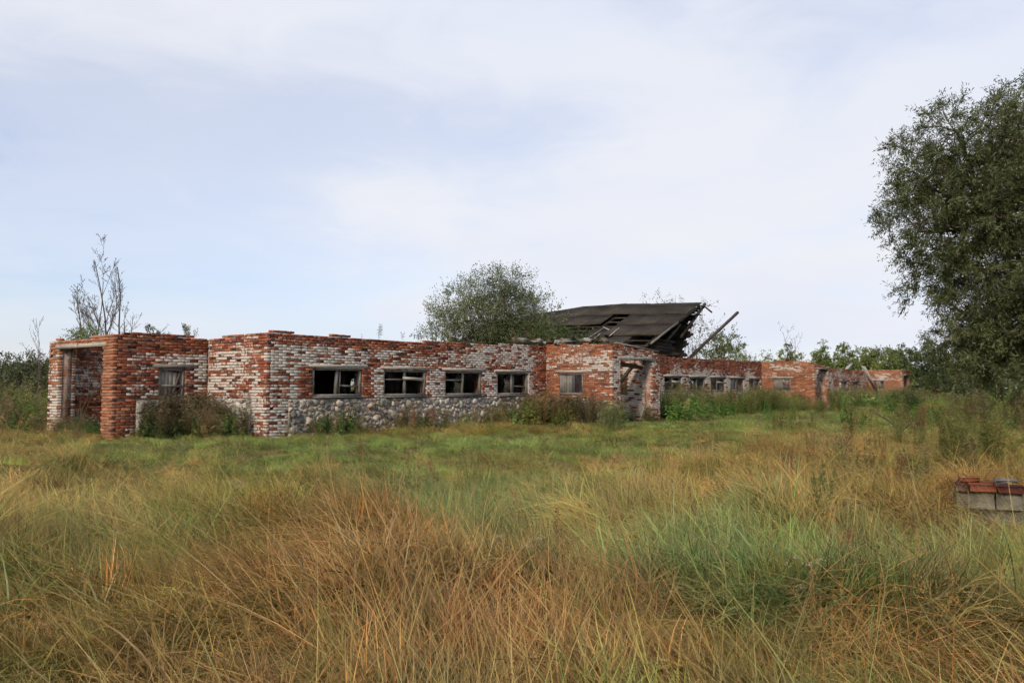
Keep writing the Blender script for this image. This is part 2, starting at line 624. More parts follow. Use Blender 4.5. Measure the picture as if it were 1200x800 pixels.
def wall(O, d, nrm, length, thick, top, openings=(), skips=(), start="butt", end="butt", paint=None, back=False, bricks=True, seed=0, core_mat="brick_core",
         ztop_red=0.35, base_paint=0.5, warm=0.0, zbase=ZB, name="wall"):
    """One straight wall. O world point of its start at z=0, d along, nrm outward. Bricks as boxes on a recessed core."""
    r = np.random.default_rng(seed + 100)
    O, d, nrm = np.asarray(O, float), np.asarray(d, float), np.asarray(nrm, float)
    mort_v, mort_n = [], 0
    sides = [(O, d, nrm, 1)] if bricks else []
    if back and bricks:
        sides.append((O - nrm * thick, d, -nrm, -1))
    tmax = max(t for _, t in top) + 0.1
    nc = int((tmax - zbase) / COURSE) + 1
    for So, Sd, Sn, sgn in sides:
        for k in range(nc):
            z0 = zbase + k * COURSE
            z1 = z0 + BH
            zm = (z0 + z1) / 2
            a_lo = 0.0
            a_hi = length
            if start[:4] == "conv" and (k % 2 == int(start[4])):
                a_lo = 0.13
            if end[:4] == "conv" and (k % 2 == int(end[4])):
                a_hi = length - 0.13
            if sgn < 0:
                a_lo, a_hi = max(a_lo, 0.13), min(a_hi, length - 0.13)
            iv = [(a_lo, a_hi)]
            cuts = [(o0, o1) for o0, o1, q0, q1 in openings if q0 - 0.02 < zm < q1 + 0.0]
            if sgn > 0:
                cuts += [(o0, o1) for o0, o1, q in skips if zm < q]
            for o0, o1 in cuts:
                nv = []
                for s, e in iv:
                    if o1 <= s or o0 >= e:
                        nv.append((s, e))
                    else:
                        if o0 > s:
                            nv.append((s, o0))
                        if o1 < e:
                            nv.append((o1, e))
                iv = nv
            for s, e in iv:
                off = 0.0 if k % 2 == 0 else 0.13
                a = s - ((s - off) % 0.26) if sgn > 0 else s - ((s + 0.09 - off) % 0.26)
                last = None
                while a < e - 0.001:
                    b0, b1 = max(a, s), min(a + BL, e)
                    if b1 - b0 > 0.045:
                        am = (b0 + b1) / 2
                        tp = interp(top, am)
                        if z1 <= tp + (vnoise(am * 1.1 + seed * 9.1, seed + 0.5, seed) - 0.5) * 0.075 + r.uniform(-0.02, 0.02):
                            up = tp - zm
                            pz = base_paint + 0.70 * (fbm(am * 0.8 + seed * 3.7, zm * 1.7, seed, 4) - 0.5) * 2 + 0.19 * r.normal()
                            pz -= 0.42 * (1 - sstep(0.05, ztop_red + 0.25, up))
                            if paint is not None:
                                pz += paint(am, zm)
                            dep = r.normal(0, 0.004)
                            wm = np.clip(warm + 0.35 * (fbm(am * 0.8 + 40, zm * 0.9 + seed, seed + 5) - 0.5) * 2, 0, 1)
                            t = brick_tint(r, wm)
                            q = r.random()
                            if q < 0.035:
                                dep = -r.uniform(0.02, 0.05)
                                pz = -0.5
                                t = t * 0.8
                            elif q < 0.16:
                                pz = r.uniform(-0.3, 0.2)
                                dep -= r.uniform(0, 0.012)
                            if zm < 0.45:
                                t = t * 0.75
                            BR.append((So, Sd, Sn, b0, b1, z0, z1, dep, pz, t))
                            last = b1 if last is None else b1
                        elif up_missing(r):
                            pass
                    a += 0.26
                # bed joint
                for c0 in np.arange(s, e, 1.3):
                    c1 = min(c0 + 1.3, e)
                    if c1 - c0 > 0.03 and z1 + 0.012 < min(interp(top, c0), interp(top, c1)) - 0.06:
                        m = [So + Sd * aa + Zv * zq + Sn * ww for aa in (c0 + 0.004, c1 - 0.004) for zq in (z1 - 0.003, z1 + 0.017) for ww in (-0.08, -0.020)]
                        mort_v.append(np.array(m))
    # recessed core
    inset0 = 0.07 if start[:4] == "conv" else 0.0
    inset1 = 0.07 if end[:4] == "conv" else 0.0
    bp = sorted(set([inset0, length - inset1] + [x for o in openings for x in (o[0] - 0.014, o[1] + 0.014)] + list(np.arange(0.55, length - 0.3, 0.52))))
    bp = [b for b in bp if inset0 <= b <= length - inset1]
    cv, cuv = [], []
    w0, w1 = (-0.06, -thick + (0.06 if back else 0.0)) if bricks else (0.0, -thick)
    for s, e in zip(bp[:-1], bp[1:]):
        if e - s < 0.004:
            continue
        mid = (s + e) / 2
        tp = min(interp(top, s), interp(top, e)) - (0.10 if bricks else 0.0) - seed * 0.0007
        segs = [(0.0, tp)]
        for o0, o1, q0, q1 in openings:
            if o0 - 0.014 < mid < o1 + 0.014:
                segs = [(0.0, max(q0 - 0.014, 0.001)), (q1 + 0.014, tp)]
        for q0, q1 in segs:
            if q1 - q0 < 0.01:
                continue
            cv.append(np.array([O + d * aa + Zv * zq + nrm * ww for aa in (s, e) for zq in (q0, q1) for ww in (w1, w0)]))
            co = np.array([(aa, zq, ww) for aa in (s, e) for zq in (q0, q1) for ww in (w1, w0)])
            for fi, q in enumerate(BOX_Q):
                cc = co[q]
                if fi in (0, 1):
                    cuv.append(cc[:, [2, 1]])
                elif fi in (2, 3):
                    cuv.append(cc[:, [0, 2]])
                else:
                    cuv.append(cc[:, [0, 1]])
    off = np.arange(len(cv))[:, None, None] * 8
    w = mesh_obj(name, np.concatenate(cv) - C0, (off + BOX_Q[None]).reshape(-1, 4), MATS[core_mat], barn, uv=np.concatenate(cuv))
    if mort_v:
        off = np.arange(len(mort_v))[:, None, None] * 8
        mesh_obj("mortar_joints", np.concatenate(mort_v) - C0, (off + BOX_Q[None]).reshape(-1, 4), MATS["mortar"], w)
    return w


def up_missing(r):
    return False


def clip_poly(poly, p, nn):
    out = []
    for i in range(len(poly)):
        a, b = poly[i], poly[(i + 1) % len(poly)]
        da, db = (a - p) @ nn, (b - p) @ nn
        if da <= 0:
            out.append(a)
        if da * db < 0:
            out.append(a + (b - a) * (da / (da - db)))
    return out


def stones(O, d, nrm, a0, a1, z0, z1, cell, white, seed, tone=1.0):
    """fieldstone facing: rounded Voronoi stones bedded in mortar"""
    r = np.random.default_rng(seed)
    # mortar bed
    v = np.array([np.asarray(O) + d * aa + Zv * zq + nrm * ww for aa in (a0, a1) for zq in (0.0, z1 - 0.01) for ww in (-0.09, 0.010)])
    mesh_obj("plinth_bed", v - C0, BOX_Q, MATS["plinth_mortar"], barn)
    pts = []
    for y in np.arange(z0, z1 + 0.001, cell * 0.86):
        for x in np.arange(a0, a1 + 0.001, cell):
            s = (int(round((y - z0) / (cell * 0.86))) % 2) * 0.5
            pts.append((x + s * cell + r.normal(0, cell * 0.24), y + r.normal(0, cell * 0.2)))
    pts = np.array(pts)
    wgt = r.random(len(pts)) ** 2 * cell * 0.55
    for i, p in enumerate(pts):
        if not (a0 < p[0] < a1 and z0 - 0.05 < p[1] < z1):
            continue
        lo, hi = np.array([max(a0, p[0] - cell * 1.1), max(z0 - 0.1, p[1] - cell)]), np.array([min(a1, p[0] + cell * 1.1), min(z1, p[1] + cell)])
        poly = [np.array(q) for q in ((lo[0], lo[1]), (hi[0], lo[1]), (hi[0], hi[1]), (lo[0], hi[1]))]
        dd = np.hypot(*(pts - p).T)
        for j in np.argsort(dd)[1:14]:
            v = pts[j] - p
            ln = np.hypot(*v)
            if ln < 1e-6 or not poly:
                continue
            t = 0.5 + (wgt[i] - wgt[j]) / ln
            poly = clip_poly(poly, p + v * np.clip(t, 0.2, 0.8), v / ln)
        if len(poly) < 3:
            continue
        poly = np.array(poly)
        ctr = poly.mean(0)
        poly = ctr + (poly - ctr) * 0.93
        # round the corners
        q = np.stack([poly * 0.75 + np.roll(poly, -1, 0) * 0.25, poly * 0.25 + np.roll(poly, -1, 0) * 0.75], 1).reshape(-1, 2)
        size = np.hypot(*(q - ctr).T).mean()
        if size < 0.03:
            continue
        n = len(q)
        prot = r.uniform(0.03, 0.075) * min(1.4, size / 0.09)
        ring0, ring1 = q, ctr + (q - ctr) * 0.80
        ring2 = ctr + (q - ctr) * 0.42
        P3 = [np.c_[ring0, np.full(n, -0.02)], np.c_[ring1, np.full(n, prot * 0.7) + r.normal(0, 0.004, n)], np.c_[ring2, np.full(n, prot) + r.normal(0, 0.005, n)]]
        P3 = np.concatenate(P3)
        P3 = np.r_[P3, [[ctr[0], ctr[1], prot + r.normal(0, 0.005)]]]
        W3 = np.asarray(O) + P3[:, :1] * d + P3[:, 1:2] * Zv + P3[:, 2:3] * nrm
        k = np.arange(n)
        k2 = (k + 1) % n
        tri = [np.stack([k + b, k2 + b, k2 + b + n], -1) for b in (0, n)] + [np.stack([k + b, k2 + b + n, k + b + n], -1) for b in (0, n)]
        tri.append(np.stack([k + 2 * n, k2 + 2 * n, np.full(n, 3 * n)], -1))
        tri = np.concatenate(tri)
        pal = [(0.17, 0.155, 0.135), (0.27, 0.24, 0.20), (0.30, 0.20, 0.16), (0.46, 0.43, 0.38), (0.085, 0.088, 0.075), (0.25, 0.195, 0.13), (0.13, 0.14, 0.115), (0.36, 0.31, 0.25)]
        t = np.array(pal[r.integers(len(pal))]) * r.uniform(0.75, 1.25)
        wv = np.clip(white + 0.4 * (fbm(p[0] * 0.7, p[1] * 0.9, seed) - 0.5) * 2, 0, 1) * 0.85
        t = (t * (1 - wv) + np.array([0.55, 0.52, 0.48]) * wv) * tone * 1.15
        ST.append((W3, tri, t, W3[-1], size))


# --- walls (l along, g across; the camera is on the low-l, negative-g side)
LEN = 77.0
WID = 8.95
TH = 0.40
n_front = -Gv
n_left = -Lv

front_wins = [(1.56, 3.43), (4.30, 6.21), (7.12, 9.07), (9.94, 11.86)]
far_wins = [(23.17, 25.05), (26.05, 27.95), (28.63, 30.58), (31.36, 33.33), (34.16, 35.95)]
far3_wins = [(42.2, 44.1), (45.0, 46.9), (47.8, 49.6), (52.6, 54.8), (56.4, 58.2)]

# long front wall, first stretch
top1 = [(0, 3.13), (0.3, 3.16), (0.9, 3.18), (1.6, 3.12), (1.62, 3.15), (2.6, 3.17), (3.6, 3.12), (5.0, 3.15), (6.1, 3.12), (6.12, 3.20), (7.9, 3.22), (9.5, 3.20), (10.8, 3.27), (12.2, 3.30), (13.05, 3.33)]


def paint_front(a, z):
    p = 0.0
    if a < 1.3:
        p += 0.16
    if a < 0.14:
        p -= 0.30
    for s, e in front_wins:                       # bare red jambs at some windows
        if s - 0.42 < a < s and s < 3 and z < 2.25:
            p -= 0.75
        if e < a < e + 0.40 and e < 4 and z < 2.25:
            p -= 0.75
    if 3.9 < a < 4.3 and z < 2.25 or 6.35 < a < 7.1 and z < 2.2 or 9.2 < a < 9.9 and z < 2.2:
        p += 0.30
    if 2.2 < z < 2.75 and a < 9:
        p += 0.22
    if a > 11.9:
        p -= 0.45 * sstep(11.9, 12.4, a)
    return p


wall(bw(0, 0, 0), Lv, n_front, 13.03, TH, top1, [(s, e, 1.36, 2.20) for s, e in front_wins], [(0.72, 13.1, 1.31)], "conv0", "butt",
     paint_front, seed=1, base_paint=0.60)
stones(bw(0, 0, 0), Lv, n_front, 0.72, 13.02, 0.30, 1.31, 0.165, 0.08, 11)
# gable end wall towards the porch, and behind it
top_e = [(0, 3.13), (0.5, 3.14), (1.3, 3.11), (2.69, 3.08)]
wall(bw(0, 0, 0), Gv, n_left, 2.69, TH, top_e, [], [(0.66, 2.8, 1.33)], "conv1", "butt", lambda a, z: 0.10 - 0.3 * (a < 0.3), seed=2, base_paint=0.62, ztop_red=0.25)
stones(bw(0, 0, 0), Gv, n_left, 0.66, 2.68, 0.25, 1.33, 0.205, 0.75, 12)
wall(bw(0, 2.70, 0), Gv, n_left, WID - 2.70, TH, [(0, 3.0), (7, 3.0)], [(1.1, 2.5, 0.1, 2.4)], bricks=False, seed=3)
# porch: front, open left end, rear
PX, PG0, PG1 = 2.77, 2.70, 6.32
tp = [(0, 3.04), (0.25, 3.02), (0.8, 3.12), (1.4, 3.11), (2.2, 3.10), (2.5, 3.03), (2.77, 3.06)]


def paint_porch(a, z):
    p = -0.42 * sstep(2.35, 2.6, z)
    if a < 0.30:
        p -= 0.35
    if z < 1.35:
        p -= 0.10
    if 2.05 < a < 2.4 and z < 2.2:
        p -= 0.35
    if a > 2.5:
        p += 0.05
    return p


wall(bw(-PX, PG0, 0), Lv, n_front, PX, TH, tp, [(1.29, 2.07, 1.31, 2.16)], [(0.66, 2.8, 1.30)], "conv0", "butt", paint_porch, back=True, seed=4, base_paint=0.60)
stones(bw(-PX, PG0, 0), Lv, n_front, 0.66, PX - 0.01, 0.22, 1.30, 0.21, 0.0, 13, 0.75)
wall(bw(-PX, PG0, 0), Gv, n_left, PG1 - PG0, 0.5, [(0, 3.02), (0.5, 3.06), (1.2, 2.99), (2.4, 2.97), (3.2, 3.0), (3.62, 2.97)],
     [(0.56, 3.05, 0.1, 2.70)], [], "conv1", "conv1", lambda a, z: -0.30 if a < 0.6 else -0.05 + 0.25 * (z < 2.2), back=True, seed=5, base_paint=0.35, warm=0.85)
wall(bw(-PX, PG1, 0), Lv, Gv, PX, TH, [(0, 2.97), (1, 3.02), (2.77, 3.0)], [(1.29, 2.07, 1.31, 2.16)], [], "conv0", "butt", lambda a, z: 0.1 if z > 1.4 else -0.3, back=True, seed=6, base_paint=0.42)
# vestibule builder (side, front with gate, far side)


def vestibule(l0, l1, dep, tops, gate, win, seed, warm, wp):
    ts, tf, te = tops
    wall(bw(l0, 0, 0), -Gv, n_left, dep, TH, ts, [(win[0], win[1], win[2], win[3])], [(0.0, 1.95, 1.22)] if seed == 20 else [], "butt", "conv0",
         lambda a, z: (0.24 if z > 2.25 else -0.22) - 0.25 * (1 - sstep(0.2, 0.9, a)), back=True, seed=seed, base_paint=wp, warm=warm)
    wall(bw(l0, -dep, 0), Lv, n_front, l1 - l0, 0.5, tf, [(gate[0], gate[1], 0.1, gate[2])], [], "conv1", "conv1",
         lambda a, z: 0.12 + (0.18 if z > 1.6 else -0.25), back=True, seed=seed + 1, base_paint=wp + 0.08, warm=warm * 0.7)
    wall(bw(l1, 0, 0), -Gv, Lv, dep, TH, te, [(win[0], win[1], win[2], win[3])], [], "butt", "conv0",
         lambda a, z: 0.15, back=True, seed=seed + 2, base_paint=0.5)


vestibule(13.03, 16.85, 2.97,
          ([(0, 3.33), (0.6, 3.32), (1.6, 3.30), (2.97, 3.26)], [(0, 3.26), (0.8, 3.28), (2.2, 3.14), (3.82, 3.02)], [(0, 3.1), (2.97, 3.0)]),
          (0.62, 3.20, 2.70), (0.60, 1.68, 1.36, 2.20), 20, 0.35, 0.42)
stones(bw(13.03, 0, 0), -Gv, n_left, 0.02, 1.95, 0.3, 1.22, 0.21, 0.1, 14, 0.9)
vestibule(36.25, 39.30, 3.18,
          ([(0, 3.30), (1.0, 3.33), (2.2, 3.24), (3.18, 3.14)], [(0, 3.14), (1.5, 3.05), (3.05, 2.95)], [(0, 3.1), (3.18, 2.95)]),
          (0.42, 2.55, 2.75), (0.73, 1.75, 1.40, 2.22), 30, 0.75, 0.18)
vestibule(61.2, 64.45, 2.70,
          ([(0, 3.20), (1.2, 3.22), (2.7, 3.17)], [(0, 3.17), (1.7, 3.16), (3.25, 3.2)], [(0, 3.1), (2.7, 3.0)]),
          (0.62, 2.45, 2.68), (0.32, 1.30, 1.50, 2.27), 40, 0.75, 0.18)
# long front wall, further stretches
wall(bw(13.04, 0, 0), Lv, n_front, 9.6, TH, [(0, 3.30), (3.8, 3.25), (9.6, 3.25)], [(1.1, 2.7, 0.1, 2.3)], [], seed=7, base_paint=0.42, back=False)
wall(bw(22.64, 0, 0), Lv, n_front, 13.60, TH, [(0, 3.25), (2.5, 3.22), (5, 3.20), (8, 3.24), (11, 3.24), (13.6, 3.28)],
     [(s - 22.64, e - 22.64, 1.45, 2.19) for s, e in far_wins], [], seed=8, base_paint=0.50, ztop_red=0.55, paint=lambda a, z: 0.25 if z < 2.35 else -0.1)
wall(bw(36.26, 0, 0), Lv, n_front, 3.0, TH, [(0, 3.2), (3.0, 3.2)], [], [], bricks=False, seed=9)
wall(bw(39.30, 0, 0), Lv, n_front, 21.9, TH, [(0, 3.2), (8, 3.2), (11, 3.12), (14, 3.14), (17, 3.08), (19.5, 3.1), (20, 2.75), (20.4, 3.18), (21.9, 3.2)],
     [(s - 39.3, e - 39.3, 1.45, 2.15) for s, e in far3_wins], [], seed=10, base_paint=0.62, ztop_red=0.3)
wall(bw(61.21, 0, 0), Lv, n_front, LEN - 61.21, TH, [(0, 3.2), (16, 3.2)], [(4.5, 6.3, 1.4, 2.2), (7.5, 9.3, 1.4, 2.2), (10.5, 12.3, 1.4, 2.2)], [], bricks=False, seed=11)
# rear wall, far gable wall, cross wing behind
rear_ops = [(5.6, 6.7, 1.45, 2.05), (10.6, 11.6, 1.5, 2.0), (17.0, 18.6, 1.4, 2.1), (33.0, 34.4, 1.4, 2.1), (46.0, 47.8, 1.4, 2.1), (56.0, 57.8, 1.4, 2.1)]
wall(bw(0, WID, 0), Lv, Gv, LEN, TH, [(0, 3.05), (12, 3.1), (30, 3.0), (LEN, 3.0)], rear_ops, [], bricks=False, seed=12, core_mat="shade_dark_plaster")
wall(bw(LEN, 0, 0), Gv, Lv, WID, TH, [(0, 3.1), (WID, 3.0)], [(3.4, 5.4, 0.1, 2.4)], [], bricks=False, seed=13)
for ll, sgn, sd in ((21.7, -1, 14), (32.3, 1, 15)):
    wall(bw(ll, WID + 0.02, 0), Gv, Lv * sgn, 7.2, TH, [(0, 3.0), (7.2, 2.95)], [(1.2, 3.0, 1.36, 2.2), (4.2, 6.0, 1.36, 2.2)], [], bricks=False, seed=sd)
wall(bw(21.7, WID + 7.22, 0), Lv, Gv, 10.6, TH, [(0, 3.0), (10.6, 2.95)], [(4.2, 6.6, 0.1, 2.4)], [], bricks=False, seed=16)

for ll, sd in ((12.2, 17), (22.7, 18), (31.0, 19)):  # cross walls added inside to keep daylight out of the window stretches
    wall(bw(ll, 0.42, 0), Gv, n_left, WID - 0.84, 0.26, [(0, 2.95), (9, 2.9)], [(3.6, 4.8, 0.1, 2.2)] if ll == 31.0 else [], [], bricks=False, seed=sd, name="light_block_wall", core_mat="shade_dark_plaster")

# --- bricks: the 300 that show largest become objects, the rest one mesh
CAMP = np.array([0, 0, EYE])


def brick_shape(b):
    So, Sd, Sn, a0, a1, z0, z1, dep, pz, t = b
    ch = 0.007
    j = rng.normal(0, 0.0025, (12, 3))
    P = []
    for aa, zq in ((a0, z0), (a1, z0), (a1, z1), (a0, z1)):
        P.append((aa, zq, -0.12))
    for aa, zq in ((a0, z0), (a1, z0), (a1, z1), (a0, z1)):
        P.append((aa, zq, dep - ch))
    for aa, zq in ((a0 + ch, z0 + ch), (a1 - ch, z0 + ch), (a1 - ch, z1 - ch), (a0 + ch, z1 - ch)):
        P.append((aa, zq, dep))
    P = np.array(P)
    P[4:] += j[4:]
    return So + P[:, :1] * Sd + P[:, 1:2] * Zv + P[:, 2:3] * Sn


BRQ = np.array([[8, 9, 10, 11], [4, 5, 9, 8], [5, 6, 10, 9], [6, 7, 11, 10], [7, 4, 8, 11], [0, 1, 5, 4], [1, 2, 6, 5], [2, 3, 7, 6], [3, 0, 4, 7]])


def shown(b):
    So, Sd, Sn, a0, a1, z0, z1, dep, pz, t = b
    c = So + Sd * (a0 + a1) / 2 + Zv * (z0 + z1) / 2
    v = CAMP - c
    dist = np.linalg.norm(v)
    f = (v / dist) @ Sn
    if f < 0.1 or z0 < 1.0 or abs(c[0] / c[1]) > 0.6:
        return 0.0
    return (a1 - a0) * f / dist ** 2


# order shows bricks by size in view; take every candidate from the top
size = np.array([shown(b) for b in BR])
order = np.argsort(-size)
single = set(order[:300].tolist())
rest_v, rest_p, rest_t = [], [], []
for i, b in enumerate(BR):
    v = brick_shape(b)
    if i in single:
        c = v.mean(0)
        o = mesh_obj("brick", v - c, BRQ, MATS["brick"], barn, fattr={"tint": np.repeat(b[9][None], 9, 0), "paint": np.full(9, b[8])})
        o.location = Vector(c - C0)
    else:
        rest_v.append(v)
        rest_p.append(b[8])
        rest_t.append(b[9])
off = np.arange(len(rest_v))[:, None, None] * 12
ob = mesh_obj("brick_masonry", np.concatenate(rest_v) - C0, (off + BRQ[None]).reshape(-1, 4), MATS["brick"], barn,
              fattr={"tint": np.repeat(np.array(rest_t), 9, 0), "paint": np.repeat(np.array(rest_p), 9)})
ob["kind"] = "stuff"

st_sz = np.array([s[4] / np.linalg.norm(s[3] - CAMP) for s in ST])
st_single = set(np.argsort(-st_sz)[:300].tolist())
sv_, sf_, sc_, so_ = [], [], [], 0
for i, (v, tri, t, c, szz) in enumerate(ST):
    if i in st_single:
        o = mesh_obj("stone", v - c, tri, MATS["stone_face"], barn, fattr={"tint": np.repeat(t[None], len(tri), 0)}, smooth=True)
        o.location = Vector(c - C0)
    else:
        sv_.append(v)
        sf_.append(tri + so_)
        sc_.append(np.repeat(t[None], len(tri), 0))
        so_ += len(v)
if sv_:
    ob = mesh_obj("stone_masonry", np.concatenate(sv_) - C0, np.concatenate(sf_), MATS["stone_face"], barn, fattr={"tint": np.concatenate(sc_)}, smooth=True)
    ob["kind"] = "stuff"

# --- lintels, windows


def bbeam(name, p, q, w, h, mat, parent=barn, up=(0, 0, 1), jitter=0.004, label=None):
    """beam between barn coordinates"""
    P, Q = bw(*p), bw(*q)
    v = beam_verts(P, Q, w, h, up) + rng.normal(0, jitter, (8, 3))
    c = v.mean(0)
    o = mesh_obj(name, v - c, BOX_Q, MATS[mat], parent)
    base = np.zeros(3)
    pp = parent
    while pp is not None:
        base = base + np.array(pp.location)
        pp = pp.parent
    o.location = Vector(c - base)
    if label:
        o["label"] = label
    return o


def fw(axis, fix, depth):
    """returns f(a, w, z)->(l,g,z) for a wall along L (front) at g=fix or along -G (side) at l=fix"""
    if axis == "L":
        return lambda a, w, z: (a, fix - w, z)
    return lambda a, w, z: (fix - w, -a, z)


def window(axis, fix, a0, a1, z0, z1, style, mull=1):
    f = fw(axis, fix, 0)
    w = -0.10
    # frame as one mesh: four members
    V = []
    t = 0.075
    upn = (0, 0, 1)
    side = Lv if axis == "L" else -Gv
    mem = [((a0 + 0.005, w, z0 + t / 2 + 0.002), (a1 - 0.005, w, z0 + t / 2 + 0.002)), ((a0 + 0.005, w, z1 - t / 2 - 0.002), (a1 - 0.005, w, z1 - t / 2 - 0.002))]
    for p, q in mem:
        V.append(beam_verts(bw(*f(*p)), bw(*f(*q)), 0.11, t, upn))
    for aa in (a0 + t / 2 + 0.006, a1 - t / 2 - 0.006):
        V.append(beam_verts(bw(*f(aa, w, z0 + t + 0.003)), bw(*f(aa, w, z1 - t - 0.003)), 0.10, t, side))
    V = [v + rng.normal(0, 0.004, v.shape) for v in V]
    V = np.concatenate(V)
    c = V.mean(0)
    off = np.arange(4)[:, None, None] * 8
    win = mesh_obj("window", V - c, (off + BOX_Q[None]).reshape(-1, 4), MATS["grey_wood"], barn)
    win.location = Vector(c - C0)
    am = (a0 + a1) / 2
    if mull:
        bbeam("mullion", f(am + rng.normal(0, 0.03), w, z0 + t), f(am + rng.normal(0, 0.02), w, z1 - t), 0.07, 0.085, "grey_wood", win, side)
    if "t" in style:       # transom
        bbeam("transom", f(a0 + t, w, z0 + (z1 - z0) * 0.62), f(am - 0.05, w, z0 + (z1 - z0) * 0.62), 0.05, 0.045, "grey_wood", win)
    if "b" in style:       # loose board
        bbeam("board", f(am - 0.1, w + 0.06, z0 + (z1 - z0) * 0.68), f(a1 - 0.12, w + 0.06, z0 + (z1 - z0) * 0.63), 0.03, 0.09, "pale_wood", win)
    if "s" in style:       # broken inner sash
        bbeam("sash_bar", f(am + 0.12, w - 0.03, z0 + t), f(am + 0.16, w - 0.03, z1 - t), 0.035, 0.04, "grey_wood", win, side)
        bbeam("sash_bar", f(am + 0.05, w - 0.03, z0 + 0.33), f(a1 - 0.1, w - 0.03, z0 + 0.30), 0.035, 0.04, "grey_wood", win)
    if "g" in style:       # remaining pane
        bbeam("pane", f(a0 + t + 0.01, w - 0.015, (z0 + z1) / 2), f(am - 0.06, w - 0.015, (z0 + z1) / 2), 0.005, (z1 - z0) - 2 * t - 0.02, "old_glass", win, jitter=0.0)
    if "p" in style:       # half boarded up
        for k in range(4):
            aa = a0 + t + 0.06 + k * 0.115
            bbeam("board", f(aa, w + 0.01, z0 + t * 0.6), f(aa + rng.normal(0, 0.01), w + 0.01, z1 - t), 0.02, 0.105, "grey_wood", win, side)
    return win


for (s, e), stl in zip(front_wins, ("s", "tb", "tg", "sg")):
    window("L", 0.0, s, e, 1.36, 2.20, stl)
    bbeam("lintel", (s - 0.16, 0.05, 2.245), (e + 0.14, 0.05, 2.25), 0.13, 0.075, "pale_wood")
    bbeam("sill", (s + 0.0, -0.005, 1.345), (e, -0.005, 1.345), 0.16, 0.035, "grey_wood")
for (s, e), stl in zip(far_wins, ("tb", "g", "b", "sp", "s")):
    window("L", 0.0, s, e, 1.45, 2.19, stl)
    bbeam("lintel", (s - 0.15, 0.05, 2.235), (e + 0.15, 0.05, 2.235), 0.13, 0.075, "pale_wood")
for (s, e), stl in zip(far3_wins, ("", "s", "", "t", "")):
    window("L", 0.0, s, e, 1.45, 2.15, stl)
    bbeam("lintel", (s - 0.15, 0.04, 2.20), (e + 0.15, 0.04, 2.20), 0.13, 0.09, "grey_wood")
# porch window with old shutter boards
pw = window("L", PG0, -1.48, -0.70, 1.31, 2.16, "", 0)
for k in range(4):
    a = -1.48 + 0.14 + k * 0.118
    bbeam("shutter_board", (a, PG0 + 0.085, 1.36), (a + 0.01, PG0 + 0.085, 2.1 - 0.02 * k), 0.022, 0.112, "grey_wood", pw, Lv)
bbeam("brace", (-1.05, PG0 + 0.06, 1.40), (-0.84, PG0 + 0.06, 2.05), 0.03, 0.05, "brown_wood", pw, Lv)
bbeam("shutter_rail", (-1.40, PG0 + 0.055, 1.68), (-0.78, PG0 + 0.055, 1.66), 0.03, 0.06, "grey_wood", pw)
bbeam("lintel", (-1.66, PG0 + 0.05, 2.215), (-0.36, PG0 + 0.05, 2.215), 0.13, 0.095, "grey_wood")
bbeam("lintel", (-PX + 0.06, PG0 + 0.36, 2.76), (-PX + 0.06, PG0 + 3.22, 2.76), 0.14, 0.10, "pale_wood", label="pale timber lintel over the open porch end")
# vestibule windows and gate lintels
for l0, (a0, a1, z0, z1), sty in ((13.03, (0.60, 1.68, 1.36, 2.20), "p"), (36.25, (0.73, 1.75, 1.40, 2.22), "sp"), (61.2, (0.32, 1.30, 1.50, 2.27), "s")):
    window("G", l0, a0, a1, z0, z1, sty, 1 if sty != "p" else 0)
    bbeam("lintel", (l0 + 0.05, -a0 + 0.16, z1 + 0.05), (l0 + 0.05, -a1 - 0.16, z1 + 0.05), 0.13, 0.09, "pale_wood")
for l0, g0, l1, z, dp in ((13.03, 0.62, 3.20, 2.70, 2.97), (36.25, 0.42, 2.55, 2.75, 3.18), (61.2, 0.62, 2.45, 2.68, 2.70)):
    bbeam("lintel", (l0 + g0 - 0.2, -dp + 0.05, z + 0.055), (l0 + l1 + 0.2, -dp + 0.05, z + 0.05), 0.14, 0.11, "concrete")
    bbeam("gate_post", (l0 + g0 + 0.06, -dp + 0.3, 0.1), (l0 + g0 + 0.06, -dp + 0.3, z), 0.10, 0.10, "grey_wood", up=Lv)
bbeam("broken_beam", (16.0, -2.3, 2.62), (15.3, -1.4, 1.25), 0.12, 0.12, "brown_wood", up=(0.3, 0.2, 1))
bbeam("gate_board", (13.75, -2.55, 2.60), (16.1, -2.55, 2.42), 0.04, 0.16, "brown_wood")
bbeam("gate_board", (38.0, -2.95, 1.95), (36.75, -2.95, 1.85), 0.04, 0.16, "grey_wood")

# --- interior: attic floor over two stretches, timber posts, earth floor
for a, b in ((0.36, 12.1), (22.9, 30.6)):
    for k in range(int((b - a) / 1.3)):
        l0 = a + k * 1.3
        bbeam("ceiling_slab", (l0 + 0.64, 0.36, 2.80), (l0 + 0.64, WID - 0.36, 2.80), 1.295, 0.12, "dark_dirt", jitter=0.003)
for k, l in enumerate(np.arange(2.4, 36, 2.83)):
    for g in (2.9, 6.0):
        bbeam("post", (l, g, 0.1), (l + rng.normal(0, 0.03), g, 2.74), 0.16, 0.16, "pale_wood" if k % 3 == 0 else "grey_wood", up=Lv)
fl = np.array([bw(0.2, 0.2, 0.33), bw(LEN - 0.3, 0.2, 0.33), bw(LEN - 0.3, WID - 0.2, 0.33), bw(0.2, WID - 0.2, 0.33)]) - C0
mesh_obj("floor", fl, [(0, 1, 2, 3)], MATS["dark_dirt"], barn)

